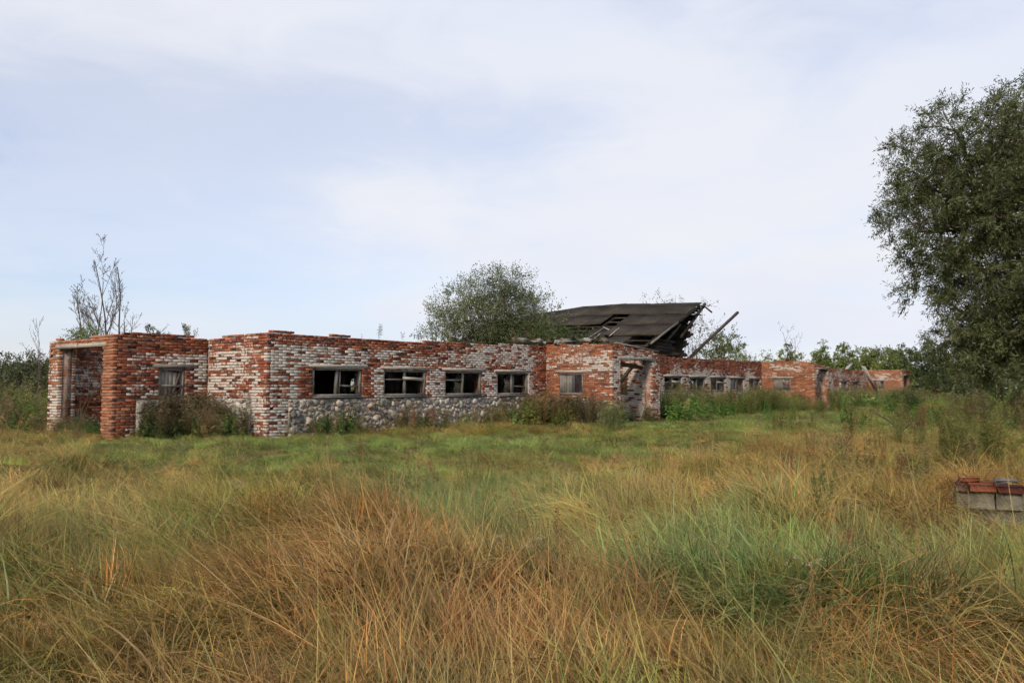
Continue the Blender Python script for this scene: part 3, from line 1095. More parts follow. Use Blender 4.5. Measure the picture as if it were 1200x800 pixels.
# --- remaining roof of the cross wing
ALF = math.atan2(5.97 - 3.35, 27.0 - 20.6)
ridge_l, ridge_z = 27.0, 5.97
up_v = Lv * math.cos(ALF) + Zv * math.sin(ALF)
nr_v = -Lv * math.sin(ALF) + Zv * math.cos(ALF)
roof = empty("roof", Vector((0, 0, 0)))
roof.parent = barn
roof.location = Vector(bw(24, 4, 3.3) - C0)
roof["label"] = "dark corrugated slope of the half collapsed roof"
RB = np.array(barn.location) + np.array(roof.location)


def ridge_point(g, s):
    """point on the standing slope: g along the ridge, s metres below the ridge"""
    sag = 0.05 * math.sin((g - 1.0) * 0.40) + 0.16 * sstep(0, 6, g) - 0.34 * sstep(6.5, 14, g) + 0.03 * math.sin(g * 2.1)
    return bw(ridge_l, g, ridge_z + 0.02 + sag) - up_v * s


nw = 8
xs = np.linspace(0, 1.13, nw * 4 + 1)
hz = 0.028 * np.sin(xs / 1.13 * nw * 2 * np.pi)
sheet_v = np.concatenate([np.c_[xs, np.full_like(xs, y), hz + dz] for y in (0, 1.75) for dz in (0.004, -0.004)])
nn = len(xs)
k = np.arange(nn - 1)
sheet_f = np.concatenate([np.stack([k, k + 1, k + 2 * nn + 1, k + 2 * nn], -1), np.stack([k + nn, k + 3 * nn, k + 3 * nn + 1, k + nn + 1], -1),
                          np.stack([k, k + nn, k + nn + 1, k + 1], -1), np.stack([k + 2 * nn, k + 2 * nn + 1, k + 3 * nn + 1, k + 3 * nn], -1)])
sheet_me = make_mesh("roof_sheet", sheet_v, sheet_f, MATS["asbestos_sheet"], smooth=True)


def put_sheet(g, s_low, dz=0.0, rot=0.0):
    o = bpy.data.objects.new("roof_sheet", sheet_me)
    COL.objects.link(o)
    o.parent = roof
    p = ridge_point(g, s_low) + nr_v * dz
    p2 = ridge_point(g + 1.13, s_low) + nr_v * dz
    across = (p - p2) / np.linalg.norm(p - p2)
    nloc = np.cross(across, up_v)
    nloc /= np.linalg.norm(nloc)
    p = p2
    M = Matrix(((across[0], up_v[0], nloc[0], 0), (across[1], up_v[1], nloc[1], 0), (across[2], up_v[2], nloc[2], 0), (0, 0, 0, 1)))
    M = M @ Matrix.Rotation(rot, 4, "Z")
    M.translation = Vector(p - RB)
    o.matrix_local = M
    return o


cols = np.arange(-0.15, 13.0, 1.06)
for ci, g in enumerate(cols):
    for row in range(4):
        s_low = 1.70 + row * 1.58
        if g < 0.5 and row > 2:
            continue
        if row == 3 and (g < 7.5 or rng.random() < 0.35):
            continue
        if row == 2 and (3.9 < g < 6.6 or 2.6 < g < 3.5):
            continue
        if row == 1 and 2.6 < g < 3.5:
            continue
        put_sheet(g, s_low + rng.normal(0, 0.02), 0.03 + 0.022 * (3 - row) + 0.010 * (ci % 2), rng.normal(0, 0.006))
put_sheet(2.9, 5.6, 0.02, 0.14)
put_sheet(1.5, 6.2, 0.0, -0.12)
# ridge cap
for g in np.arange(-0.2, 12.6, 1.5):
    P, Q = ridge_point(g, -0.03), ridge_point(g + 1.48, -0.03)
    v = beam_verts(P + nr_v * 0.10, Q + nr_v * 0.10, 0.34, 0.03, nr_v) + rng.normal(0, 0.006, (8, 3))
    c = v.mean(0)
    o = mesh_obj("ridge_cap", v - c, BOX_Q, MATS["asbestos_sheet"], roof)
    o.location = Vector(c - RB)


def rbeam(name, P, Q, w, h, mat, up=(0, 0, 1), jit=0.006):
    v = beam_verts(P, Q, w, h, up) + rng.normal(0, jit, (8, 3))
    c = v.mean(0)
    o = mesh_obj(name, v - c, BOX_Q, MATS[mat], roof)
    o.location = Vector(c - RB)
    return o


for g in np.arange(0.15, 13.5, 1.3):
    rbeam("rafter", ridge_point(g, 0.0) - nr_v * 0.13, ridge_point(g, 6.9) - nr_v * 0.13, 0.10, 0.16, "dark_wood", nr_v)
for s in np.arange(0.4, 6.9, 0.72):
    for g0, g1 in ((-0.1, 5.3), (5.35, 10.6), (10.65, 13.6)):
        rbeam("batten", ridge_point(g0 + rng.uniform(-0.1, 0.1), s) - nr_v * 0.025, ridge_point(g1, s) - nr_v * 0.025, 0.06, 0.045, "brown_wood", nr_v)
# pale splintered edges at the holes and the rake board
rbeam("rake_board", ridge_point(-0.22, 6.1) + nr_v * 0.05, ridge_point(-0.22, 2.9) + nr_v * 0.05, 0.03, 0.09, "grey_wood", nr_v)
rbeam("rake_board", ridge_point(-0.20, 2.7) + nr_v * 0.02, ridge_point(-0.20, 0.1) + nr_v * 0.02, 0.05, 0.12, "dark_wood", nr_v)
for g, s0, s1 in ((6.5, 4.7, 6.1), (3.55, 4.0, 6.3), (2.55, 3.9, 5.1), (3.1, 4.9, 6.0)):
    rbeam("splintered_batten", ridge_point(g, s1) + nr_v * 0.10, ridge_point(g + rng.uniform(-0.1, 0.1), s0) + nr_v * 0.12, 0.04, 0.03, "pale_wood", nr_v)
rbeam("splintered_batten", ridge_point(6.4, 5.25) + nr_v * 0.05, ridge_point(4.3, 5.15) + nr_v * 0.05, 0.05, 0.06, "grey_wood", nr_v)
rbeam("splintered_batten", ridge_point(3.5, 4.0) + nr_v * 0.13, ridge_point(3.0, 4.3) + nr_v * 0.13, 0.06, 0.03, "pale_wood", nr_v)
# fallen far slope: sheathing boards hanging from the ridge
hang_dir = (bw(25.25, 0, 3.05) - bw(27.05, 0, 5.9))
hl = np.linalg.norm(hang_dir)
hang_dir /= hl
hang_n = np.cross(hang_dir, Gv)
for i, s in enumerate(np.arange(0.05, hl, 0.152)):
    near = -0.30 + 0.35 * abs(math.sin(i * 2.3)) + rng.uniform(0, 0.30)
    base = bw(27.05, 0, 5.85) + hang_dir * s
    rbeam("sheathing_board", base + hang_n * 0.05 + hang_dir * 0.07 + Gv * (near + 0.15), base + hang_n * 0.05 + hang_dir * 0.07 + Gv * 9.0, 0.145, 0.028, "dark_wood", hang_n, 0.004)
    for g0, g1 in ((near, 4.5 + rng.uniform(-0.5, 0.5)), (5.0, 9.2)):
        rbeam("sheathing_board", base + Gv * g0, base + Gv * g1 + Zv * rng.normal(0, 0.02), 0.145, 0.028, "dark_wood", hang_n, 0.004)
# rafters sticking out at the torn gable
rbeam("rafter", bw(25.2, 0.1, 4.2), bw(28.25, 0.1, 6.18), 0.10, 0.13, "brown_wood")
rbeam("batten", bw(27.9, 0.05, 6.05), bw(28.9, 0.0, 5.75), 0.06, 0.06, "brown_wood")
rbeam("batten", bw(26.9, 0.05, 5.98), bw(28.0, 0.0, 6.02), 0.06, 0.05, "brown_wood")
rbeam("batten", bw(26.6, 0.02, 5.55), bw(27.5, 0.0, 5.5), 0.06, 0.05, "brown_wood")
rbeam("tie_beam", bw(22.2, 0.35, 3.36), bw(26.3, 0.35, 3.34), 0.16, 0.18, "brown_wood")
rbeam("strut", bw(23.0, 0.3, 3.4), bw(25.6, 0.3, 4.9), 0.10, 0.12, "brown_wood")
for i, z in enumerate(np.arange(3.48, 4.0, 0.16)):
    rbeam("gable_board", bw(21.0 + (z - 3.35) * 2.5, 0.2, z), bw(24.4 + rng.uniform(-0.6, 0.6), 0.2, z - 0.03), 0.03, 0.15, "dark_wood")
rbeam("wall_plate", bw(13.6, 0.2, 3.36), bw(21.8, 0.2, 3.34), 0.18, 0.12, "grey_wood")
for p, q in (((16.2, -2.6, 3.16), (20.4, -0.1, 3.42)), ((13.7, -2.7, 3.33), (16.9, -2.85, 3.10)), ((14.5, -1.2, 3.34), (19.5, 0.1, 3.46))):
    rbeam("fallen_batten", bw(*p), bw(*q), 0.14, 0.05, "grey_wood")

# loose slabs, bricks and boards on the wall top
rr_ = np.random.default_rng(33)
for i in range(26):
    if i < 12:
        l, g = rr_.uniform(11.5, 13.3), rr_.uniform(0.05, 0.35)
    else:
        l, g = 13.2, -rr_.uniform(0.1, 2.8)
    w, h, d = rr_.uniform(0.15, 0.5), rr_.uniform(0.05, 0.15), rr_.uniform(0.14, 0.34)
    a = rr_.uniform(-0.5, 0.5)
    q = np.array([math.cos(a), math.sin(a)]) * w / 2
    rbeam("rubble_piece", bw(l - q[0], g - q[1], 3.37 + h / 2), bw(l + q[0], g + q[1], 3.37 + h / 2 + rr_.uniform(-0.03, 0.05)), d, h,
          ("mossy_concrete", "concrete", "brown_wood", "grey_wood")[i % 4], jit=0.03)

# --- loose timbers (things of their own)
pl = beam("fallen_pole", bw(22.6, 1.4, 0.55), bw(32.4, -0.05, 6.0), 0.13, 0.13, MATS["brown_wood"], None, jitter=0.012)
tag(pl, "long dark pole leaning out of the barn beside the torn roof", "pole")
pl = beam("leaning_plank", bw(58.3, -0.35, 3.42), bw(61.0, -0.9, 1.0), 0.30, 0.08, MATS["pale_wood"], None, jitter=0.01)
tag(pl, "pale plank leaning aslant against the far brick wall", "plank")
pl = beam("broken_plank", bw(54.7, 0.0, 3.16), bw(57.0, 0.2, 3.62), 0.22, 0.07, MATS["pale_wood"], None, jitter=0.01)
tag(pl, "short pale plank end sticking up from the far wall top", "plank")

#@@VEG
# ------------------------------------------------------------------ plants: prototypes for grass and weeds
PROTO = {}


def proto_collection(name, meshes):
    c = bpy.data.collections.new(name)
    for i, me in enumerate(meshes):
        o = bpy.data.objects.new("%s_%02d" % (name, i), me)
        c.objects.link(o)
    PROTO[name] = c
    return c


def blades(r, n, rad, hmin, hmax, th0, th1, pw, width, seg=5, lean_dir=None, spread=math.pi, droop=0.0):
    """n grass blades; lean_dir: common heading (radians) with +-spread"""
    a = r.uniform(0, 2 * np.pi, n)
    rr = rad * np.sqrt(r.random(n))
    base = np.c_[rr * np.cos(a), rr * np.sin(a), np.full(n, -0.03)]
    head = (r.uniform(-np.pi, np.pi, n) if lean_dir is None else lean_dir + r.normal(0, 1, n) * spread)
    Ln = r.uniform(hmin, hmax, n)
    t0 = np.abs(r.normal(th0, 0.12, n))
    t1 = t0 + np.abs(r.normal(th1, 0.3, n))
    pts = [base]
    p = base.copy()
    hx, hy = np.cos(head), np.sin(head)
    turn = r.normal(0, 0.25, n)
    for k in range(seg):
        s = (k + 0.5) / seg
        th = t0 + (t1 - t0) * s ** pw
        hh = head + turn * s
        step = Ln / seg
        p = p + np.c_[np.sin(th) * np.cos(hh) * step, np.sin(th) * np.sin(hh) * step, np.cos(th) * step]
        pts.append(p.copy())
    P = np.stack(pts, 1)                                   # n, seg+1, 3
    tw = head + np.pi / 2 + r.normal(0, 0.5, n)
    side = np.stack([np.cos(tw), np.sin(tw), r.normal(0, 0.2, n)], -1)
    s = np.linspace(0, 1, seg + 1)
    w = width * r.uniform(0.6, 1.3, n)[:, None] * (np.clip(1.05 - s, 0.06, 1) ** 0.6)[None, :]
    A = P + side[:, None, :] * w[..., None] * 0.5
    B = P - side[:, None, :] * w[..., None] * 0.5
    V = np.stack([A, B], 2).reshape(-1, 3)
    i = (np.arange(n)[:, None] * (seg + 1) + np.arange(seg)[None, :]).reshape(-1) * 2
    F = np.stack([i, i + 1, i + 3, i + 2], -1)
    var = np.repeat(r.random(n), (seg + 1) * 2)
    al = np.tile(np.repeat(s, 2), n)
    return V, F, var, al, P[:, -1], P[:, -2]


def join_parts(parts):
    V, F, va, al, off = [], [], [], [], 0
    for v, f, a, b in parts:
        V.append(v)
        F.append(f + off)
        va.append(a)
        al.append(b)
        off += len(v)
    return np.concatenate(V), np.concatenate(F), np.concatenate(va), np.concatenate(al)


def panicle(r, tips, prev, count, ln, wd):
    """small seed spikelets round each stalk tip"""
    n = len(tips)
    d = tips - prev
    d /= np.linalg.norm(d, axis=1, keepdims=True) + 1e-9
    t = r.random((n, count))
    c = tips[:, None, :] - d[:, None, :] * (t * ln * 3.2)[..., None] + r.normal(0, 0.010, (n, count, 3)) * (0.4 + t[..., None] * 1.6)
    dr = d[:, None, :] + r.normal(0, 0.5, (n, count, 3))
    dr /= np.linalg.norm(dr, axis=-1, keepdims=True)
    sd = np.cross(dr, r.normal(0, 1, (n, count, 3)))
    sd /= np.linalg.norm(sd, axis=-1, keepdims=True) + 1e-9
    V = np.stack([c - dr * ln * 0.25, c + sd * wd, c + dr * ln * 0.3, c - sd * wd], 2).reshape(-1, 3)
    F = np.arange(len(V)).reshape(-1, 4)
    var = np.repeat(r.uniform(0.72, 1.0, n), count * 4)
    return V, F, var, np.ones(len(V))


def grass_tuft(r, kind):
    parts = []
    if kind == "lodged":          # long blades swept over in one direction
        parts.append(blades(r, 28, 0.18, 0.30, 0.78, 1.08, 0.72, 0.7, 0.0085, 5, 0.0, 0.36)[:4])
        parts.append(blades(r, 9, 0.16, 0.20, 0.45, 0.5, 1.0, 1.0, 0.0075, 4)[:4])
        q = blades(r, 3, 0.15, 0.6, 0.95, 0.8, 0.5, 0.8, 0.0046, 5, 0.0, 0.6)
        parts.append((q[0], q[1], q[2] * 0.12 + 0.88, q[3]))
    elif kind == "upright":
        parts.append(blades(r, 36, 0.15, 0.20, 0.46, 0.2, 0.7, 1.2, 0.0068, 4, 0.0, 0.9)[:4])
    elif kind == "short":
        parts.append(blades(r, 52, 0.19, 0.10, 0.24, 0.15, 0.55, 1.1, 0.0058, 3)[:4])
    elif kind == "stalks":
        b = blades(r, 7, 0.14, 0.62, 1.0, 0.10, 0.45, 1.3, 0.0030, 5, 0.0, 0.5)
        parts.append(b[:4])
        parts.append(panicle(r, b[4], b[5], 26, 0.022, 0.0016))
        parts.append(blades(r, 24, 0.14, 0.22, 0.5, 0.2, 0.8, 1.2, 0.0055, 4, 0.0, 1.2)[:4])
    elif kind == "tuft":          # dense tan tussock, arching over on all sides
        parts.append(blades(r, 42, 0.10, 0.26, 0.62, 0.3, 1.9, 1.3, 0.0075, 5, 0.0, 1.6)[:4])
    return join_parts(parts)


def grass_mesh(name, seed, kind):
    """a patch of several tufts, about 0.6 m across"""
    r = np.random.default_rng(seed)
    cnt, rad = (8, 0.34) if kind == "short" else (7, 0.30)
    V, F, va, al, tn, off = [], [], [], [], [], 0
    for t in range(cnt):
        v, f, a, b = grass_tuft(r, kind if (kind == "short" or r.random() < 0.72) else ("upright", "tuft", "lodged", "lodged", "lodged")[r.integers(5)])
        h = r.normal(0, 0.5)
        sc = r.uniform(0.72, 1.2)
        p, q = r.uniform(0, 6.28), rad * math.sqrt(r.random())
        w = np.c_[v[:, 0] * math.cos(h) - v[:, 1] * math.sin(h), v[:, 0] * math.sin(h) + v[:, 1] * math.cos(h), v[:, 2]] * sc
        V.append(w + np.array([q * math.cos(p), q * math.sin(p), 0]))
        F.append(f + off)
        va.append(a)
        al.append(b)
        tn.append(np.full(len(v), r.random()))
        off += len(v)
    return make_mesh(name, np.concatenate(V), np.concatenate(F), MATS["grass_blade"],
                     vattr={"var": np.concatenate(va), "along": np.concatenate(al), "tone": np.concatenate(tn)})


KINDS = ["lodged", "upright", "short", "stalks", "tuft"]
gm = []
for ki, kd in enumerate(KINDS):
    for v in range(4):
        gm.append(grass_mesh("grass_%s" % kd, 50 + ki * 10 + v, kd))
grass_col = proto_collection("grass_tufts", gm)


def leaf_quads(r, c, d, ln, wd, flat=0.35):
    """rhombic leaves at c pointing along d"""
    d = d / (np.linalg.norm(d, axis=-1, keepdims=True) + 1e-9)
    up = np.array([0, 0, 1.0]) * flat + r.normal(0, 0.6, d.shape)
    s = np.cross(d, up)
    s /= np.linalg.norm(s, axis=-1, keepdims=True) + 1e-9
    ln = np.asarray(ln)[..., None] if np.ndim(ln) else ln
    wd = np.asarray(wd)[..., None] if np.ndim(wd) else wd
    nrm = np.cross(s, d)
    V = np.stack([c, c + d * ln * 0.45 + s * wd * 0.5, c + d * ln - nrm * ln * 0.12, c + d * ln * 0.45 - s * wd * 0.5], -2)
    return V.reshape(-1, 3)


def weed_parts(r, kind):
    """returns verts, quads, per-vertex colour"""
    V, F, Cc, off = [], [], [], 0

    def add(v, f, col):
        nonlocal off
        V.append(v)
        F.append(f + off)
        Cc.append(np.repeat(np.asarray(col, float)[None], len(v), 0) if np.ndim(col) == 1 else col)
        off += len(v)

    if kind == "mugwort":         # bushy upright weed, brownish tops
        ns = 7
        for _ in range(ns):
            a, h = r.uniform(0, 6.28), r.uniform(0.75, 1.25)
            lean = r.uniform(0.05, 0.28)
            b0 = np.array([r.normal(0, 0.10), r.normal(0, 0.10), -0.03])
            t = np.linspace(0, 1, 6)[:, None]
            stem = b0 + t * h * np.array([math.cos(a) * lean, math.sin(a) * lean, 1]) + t ** 2 * r.normal(0, 0.05, 3)
            v, f = tube_mesh([(stem, np.linspace(0.006, 0.0025, 6))], 3)
            add(v, f, (0.13, 0.075, 0.045))
            n = 70
            s = r.uniform(0.12, 1.0, n) ** 0.8
            c = np.stack([np.interp(s, t[:, 0], stem[:, k]) for k in range(3)], -1)
            az = r.uniform(0, 6.28, n)
            out = (0.20 * (1 - s) + 0.06) * r.uniform(0.3, 1.0, n)
            c = c + np.c_[np.cos(az) * out, np.sin(az) * out, out * 0.8]
            d = np.c_[np.cos(az), np.sin(az), r.uniform(-0.3, 1.0, n)]
            v = leaf_quads(r, c, d, r.uniform(0.05, 0.12, n), r.uniform(0.010, 0.026, n))
            g = s[:, None] + r.normal(0, 0.15, n)[:, None]
            col = np.clip(1 - g, 0, 1) * np.array([0.062, 0.078, 0.028]) + np.clip(g, 0, 1) * np.array([0.125, 0.092, 0.05])
            add(v, np.arange(n * 4).reshape(-1, 4), np.repeat(col * r.uniform(0.6, 1.4, (n, 1)), 4, 0))
    elif kind == "nettle":        # leafy green
        for _ in range(6):
            a, h = r.uniform(0, 6.28), r.uniform(0.55, 1.0)
            b0 = np.array([r.normal(0, 0.12), r.normal(0, 0.12), -0.03])
            t = np.linspace(0, 1, 5)[:, None]
            stem = b0 + t * h * np.array([math.cos(a) * 0.15, math.sin(a) * 0.15, 1])
            v, f = tube_mesh([(stem, np.linspace(0.005, 0.0025, 5))], 3)
            add(v, f, (0.07, 0.085, 0.03))
            n = 44
            s = r.uniform(0.08, 1.0, n)
            c = np.stack([np.interp(s, t[:, 0], stem[:, k]) for k in range(3)], -1)
            az = r.uniform(0, 6.28, n)
            d = np.c_[np.cos(az), np.sin(az), r.uniform(-0.7, 0.4, n)]
            v = leaf_quads(r, c, d, (1.15 - s) * 0.13 + 0.03, (1.15 - s) * 0.055 + 0.015)
            col = np.array([0.060, 0.095, 0.024]) * r.uniform(0.55, 1.5, (n, 1))
            add(v, np.arange(n * 4).reshape(-1, 4), np.repeat(col, 4, 0))
    elif kind == "dock":          # rusty seed spikes
        for _ in range(3):
            a, h = r.uniform(0, 6.28), r.uniform(0.7, 1.05)
            b0 = np.array([r.normal(0, 0.05), r.normal(0, 0.05), -0.03])
            t = np.linspace(0, 1, 5)[:, None]
            stem = b0 + t * h * np.array([math.cos(a) * 0.12, math.sin(a) * 0.12, 1])
            v, f = tube_mesh([(stem, np.linspace(0.006, 0.003, 5))], 3)
            add(v, f, (0.13, 0.06, 0.035))
            n = 150
            s = r.uniform(0.42, 1.0, n)
            c = np.stack([np.interp(s, t[:, 0], stem[:, k]) for k in range(3)], -1) + r.normal(0, 0.022, (n, 3))
            v = leaf_quads(r, c, r.normal(0, 1, (n, 3)), r.uniform(0.015, 0.03, n), r.uniform(0.01, 0.02, n))
            col = np.array([0.13, 0.055, 0.028]) * r.uniform(0.5, 1.5, (n, 1))
            add(v, np.arange(n * 4).reshape(-1, 4), np.repeat(col, 4, 0))
            n = 8
            c = np.stack([np.interp(r.uniform(0, 0.4, n), t[:, 0], stem[:, k]) for k in range(3)], -1)
            az = r.uniform(0, 6.28, n)
            v = leaf_quads(r, c, np.c_[np.cos(az), np.sin(az), r.uniform(0, 1, n)], r.uniform(0.12, 0.22, n), 0.035)
            add(v, np.arange(n * 4).reshape(-1, 4), (0.10, 0.09, 0.03))
    elif kind == "yarrow":        # pale umbel heads on thin stems
        for _ in range(5):
            a, h = r.uniform(0, 6.28), r.uniform(0.5, 0.85)
            b0 = np.array([r.normal(0, 0.08), r.normal(0, 0.08), -0.03])
            t = np.linspace(0, 1, 4)[:, None]
            stem = b0 + t * h * np.array([math.cos(a) * 0.2, math.sin(a) * 0.2, 1])
            v, f = tube_mesh([(stem, np.linspace(0.004, 0.002, 4))], 3)
            add(v, f, (0.12, 0.11, 0.05))
            n = 34
            c = stem[-1] + r.normal(0, 1, (n, 3)) * np.array([0.035, 0.035, 0.012])
            v = leaf_quads(r, c, r.normal(0, 1, (n, 3)) + [0, 0, 1], 0.016, 0.014)
            add(v, np.arange(n * 4).reshape(-1, 4), np.repeat(np.array([0.30, 0.25, 0.19]) * r.uniform(0.5, 1.4, (n, 1)), 4, 0))
            n = 14
            c = np.stack([np.interp(r.uniform(0, 0.8, n), t[:, 0], stem[:, k]) for k in range(3)], -1)
            az = r.uniform(0, 6.28, n)
            v = leaf_quads(r, c, np.c_[np.cos(az), np.sin(az), r.uniform(0, 1, n)], 0.08, 0.018)
            add(v, np.arange(n * 4).reshape(-1, 4), (0.08, 0.09, 0.035))
    elif kind == "goldenrod":     # tall yellow-green leafy stems
        for _ in range(6):
            a, h = r.uniform(0, 6.28), r.uniform(0.8, 1.2)
            b0 = np.array([r.normal(0, 0.10), r.normal(0, 0.10), -0.03])
            t = np.linspace(0, 1, 5)[:, None]
            stem = b0 + t * h * np.array([math.cos(a) * 0.12, math.sin(a) * 0.12, 1])
            v, f = tube_mesh([(stem, np.linspace(0.005, 0.0025, 5))], 3)
            add(v, f, (0.12, 0.10, 0.04))
            n = 90
            s = r.uniform(0.15, 1.0, n)
            c = np.stack([np.interp(s, t[:, 0], stem[:, k]) for k in range(3)], -1)
            az = r.uniform(0, 6.28, n)
            d = np.c_[np.cos(az), np.sin(az), r.uniform(0.2, 1.2, n)]
            v = leaf_quads(r, c, d, r.uniform(0.05, 0.11, n), r.uniform(0.008, 0.016, n))
            col = np.array([0.115, 0.125, 0.035]) * r.uniform(0.55, 1.4, (n, 1))
            add(v, np.arange(n * 4).reshape(-1, 4), np.repeat(col, 4, 0))
    return np.concatenate(V), np.concatenate(F), np.concatenate(Cc)


WK = ["mugwort", "nettle", "dock", "yarrow", "goldenrod"]
wm_, WSRC = [], {}
for ki, kd in enumerate(WK):
    for v in range(3):
        P_, F_, C_ = weed_parts(np.random.default_rng(300 + ki * 7 + v), kd)
        wm_.append(make_mesh("weed_%s" % kd, P_, F_, MATS["weed_leaf"], vattr={"vcol": C_}))
        WSRC[(kd, v)] = (P_, F_, C_)
weed_col = proto_collection("weed_plants", wm_)


def scatter(name, pos, rot, scl, idx, tint, coll, label):
    """one object whose points carry instances of the tufts of a collection"""
    me = bpy.data.meshes.new(name)
    n = len(pos)
    me.vertices.add(n)
    me.vertices.foreach_set("co", np.asarray(pos, np.float32).reshape(-1))
    for nm, typ, key, arr in (("rot", "FLOAT_VECTOR", "vector", rot), ("scl", "FLOAT_VECTOR", "vector", scl), ("tint", "FLOAT_COLOR", "color", np.c_[tint, np.ones(n)])):
        me.attributes.new(nm, typ, "POINT").data.foreach_set(key, np.asarray(arr, np.float32).reshape(-1))
    me.attributes.new("idx", "INT", "POINT").data.foreach_set("value", np.asarray(idx, np.int32))
    o = bpy.data.objects.new(name, me)
    COL.objects.link(o)
    ng = bpy.data.node_groups.new(name + "_scatter", "GeometryNodeTree")
    ng.interface.new_socket("Geometry", in_out="INPUT", socket_type="NodeSocketGeometry")
    ng.interface.new_socket("Geometry", in_out="OUTPUT", socket_type="NodeSocketGeometry")
    nd, lk = ng.nodes, ng.links
    gi, go = nd.new("NodeGroupInput"), nd.new("NodeGroupOutput")
    ci = nd.new("GeometryNodeCollectionInfo")
    ci.inputs["Collection"].default_value = coll
    ci.inputs["Separate Children"].default_value = True
    ci.inputs["Reset Children"].default_value = True
    ip = nd.new("GeometryNodeInstanceOnPoints")
    ip.inputs["Pick Instance"].default_value = True
    lk.new(gi.outputs[0], ip.inputs["Points"])
    lk.new(ci.outputs[0], ip.inputs["Instance"])
    for nm, typ, sock in (("idx", "INT", "Instance Index"), ("rot", "FLOAT_VECTOR", "Rotation"), ("scl", "FLOAT_VECTOR", "Scale")):
        a = nd.new("GeometryNodeInputNamedAttribute")
        a.data_type = typ
        a.inputs[0].default_value = nm
        lk.new([q for q in a.outputs if q.enabled][0], ip.inputs[sock])
    lk.new(ip.outputs[0], go.inputs[0])
    md = o.modifiers.new("scatter", "NODES")
    md.node_group = ng
    tag(o, label, kind="stuff")
    return o


# ------------------------------------------------------------------ meadow: where which grass grows
def blob(x, y, cx, cy, rx, ry):
    return np.exp(-((x - cx) / rx) ** 2 - ((y - cy) / ry) ** 2)


PAL = {
    "tan": np.array([0.385, 0.265, 0.095]),
    "orange": np.array([0.295, 0.158, 0.052]),
    "green": np.array([0.145, 0.230, 0.055]),
    "blue": np.array([0.125, 0.230, 0.080]),
    "olive": np.array([0.205, 0.205, 0.050]),
}


def barn_lg(x, y):
    dx, dy = x - C0[0], y - C0[1]
    return dx * Lv[0] + dy * Lv[1], dx * Gv[0] + dy * Gv[1]


def zone_weights(x, y):
    wx = x + (fbm(x * 0.35, y * 0.35, 31) - 0.5) * 3.0
    wy = y + (fbm(x * 0.35 + 50, y * 0.35, 37) - 0.5) * 3.0
    w = {}
    w["green"] = 2.4 * blob(wx, wy, -3.0, 18.5, 6.5, 3.6) + 0.6 * blob(wx, wy, 0.5, 15.0, 3.0, 3.0) + 1.3 * blob(wx, wy, 13, 42, 8, 8) + 0.35 * blob(wx, wy, -6, 14.5, 4, 1.6) \
        + 0.5 * blob(wx, wy, -2.6, 6.6, 1.0, 1.4) + 0.30 * sstep(0.45, 0.65, fbm(x * 0.9 + 4, y * 0.9, 133)) + 1.2 * blob(wx, wy, 7, 27, 4, 4)
    w["blue"] = 1.3 * blob(wx, wy, -0.7, 10.4, 2.0, 2.2) + 1.5 * blob(wx, wy, 1.9, 6.8, 1.9, 1.4) + 0.6 * blob(wx, wy, -5.5, 14.6, 3.0, 1.0) + 0.6 * blob(wx, wy, 11, 33, 4, 3)
    w["orange"] = 1.2 * blob(wx, wy, -1.2, 6.8, 1.3, 2.6) + 0.7 * blob(wx, wy, 0.4, 4.8, 2.6, 0.9) + 0.55 * blob(wx, wy, 5.5, 12.5, 3.0, 3.0) + 0.35 * blob(wx, wy, -7, 12, 2.5, 2.0)
    w["tan"] = 0.30 + 0.5 * blob(wx, wy, 4.5, 14, 5.0, 4.0) + 0.4 * blob(wx, wy, -9, 17, 4.5, 5.0)
    w["olive"] = 0.10 + 0.5 * fbm(x * 0.6, y * 0.6, 77)
    w["green"] = w["green"] + 2.2 * blob(wx, wy, 12.5, 34, 7, 7)
    gs = np.clip(w["green"], 0, 1) * (y > 12)
    for k_ in ("tan", "olive", "orange"):
        w[k_] = w[k_] * (1 - 0.52 * gs)
    s = sum(w.values())
    return {k: v / s for k, v in w.items()}


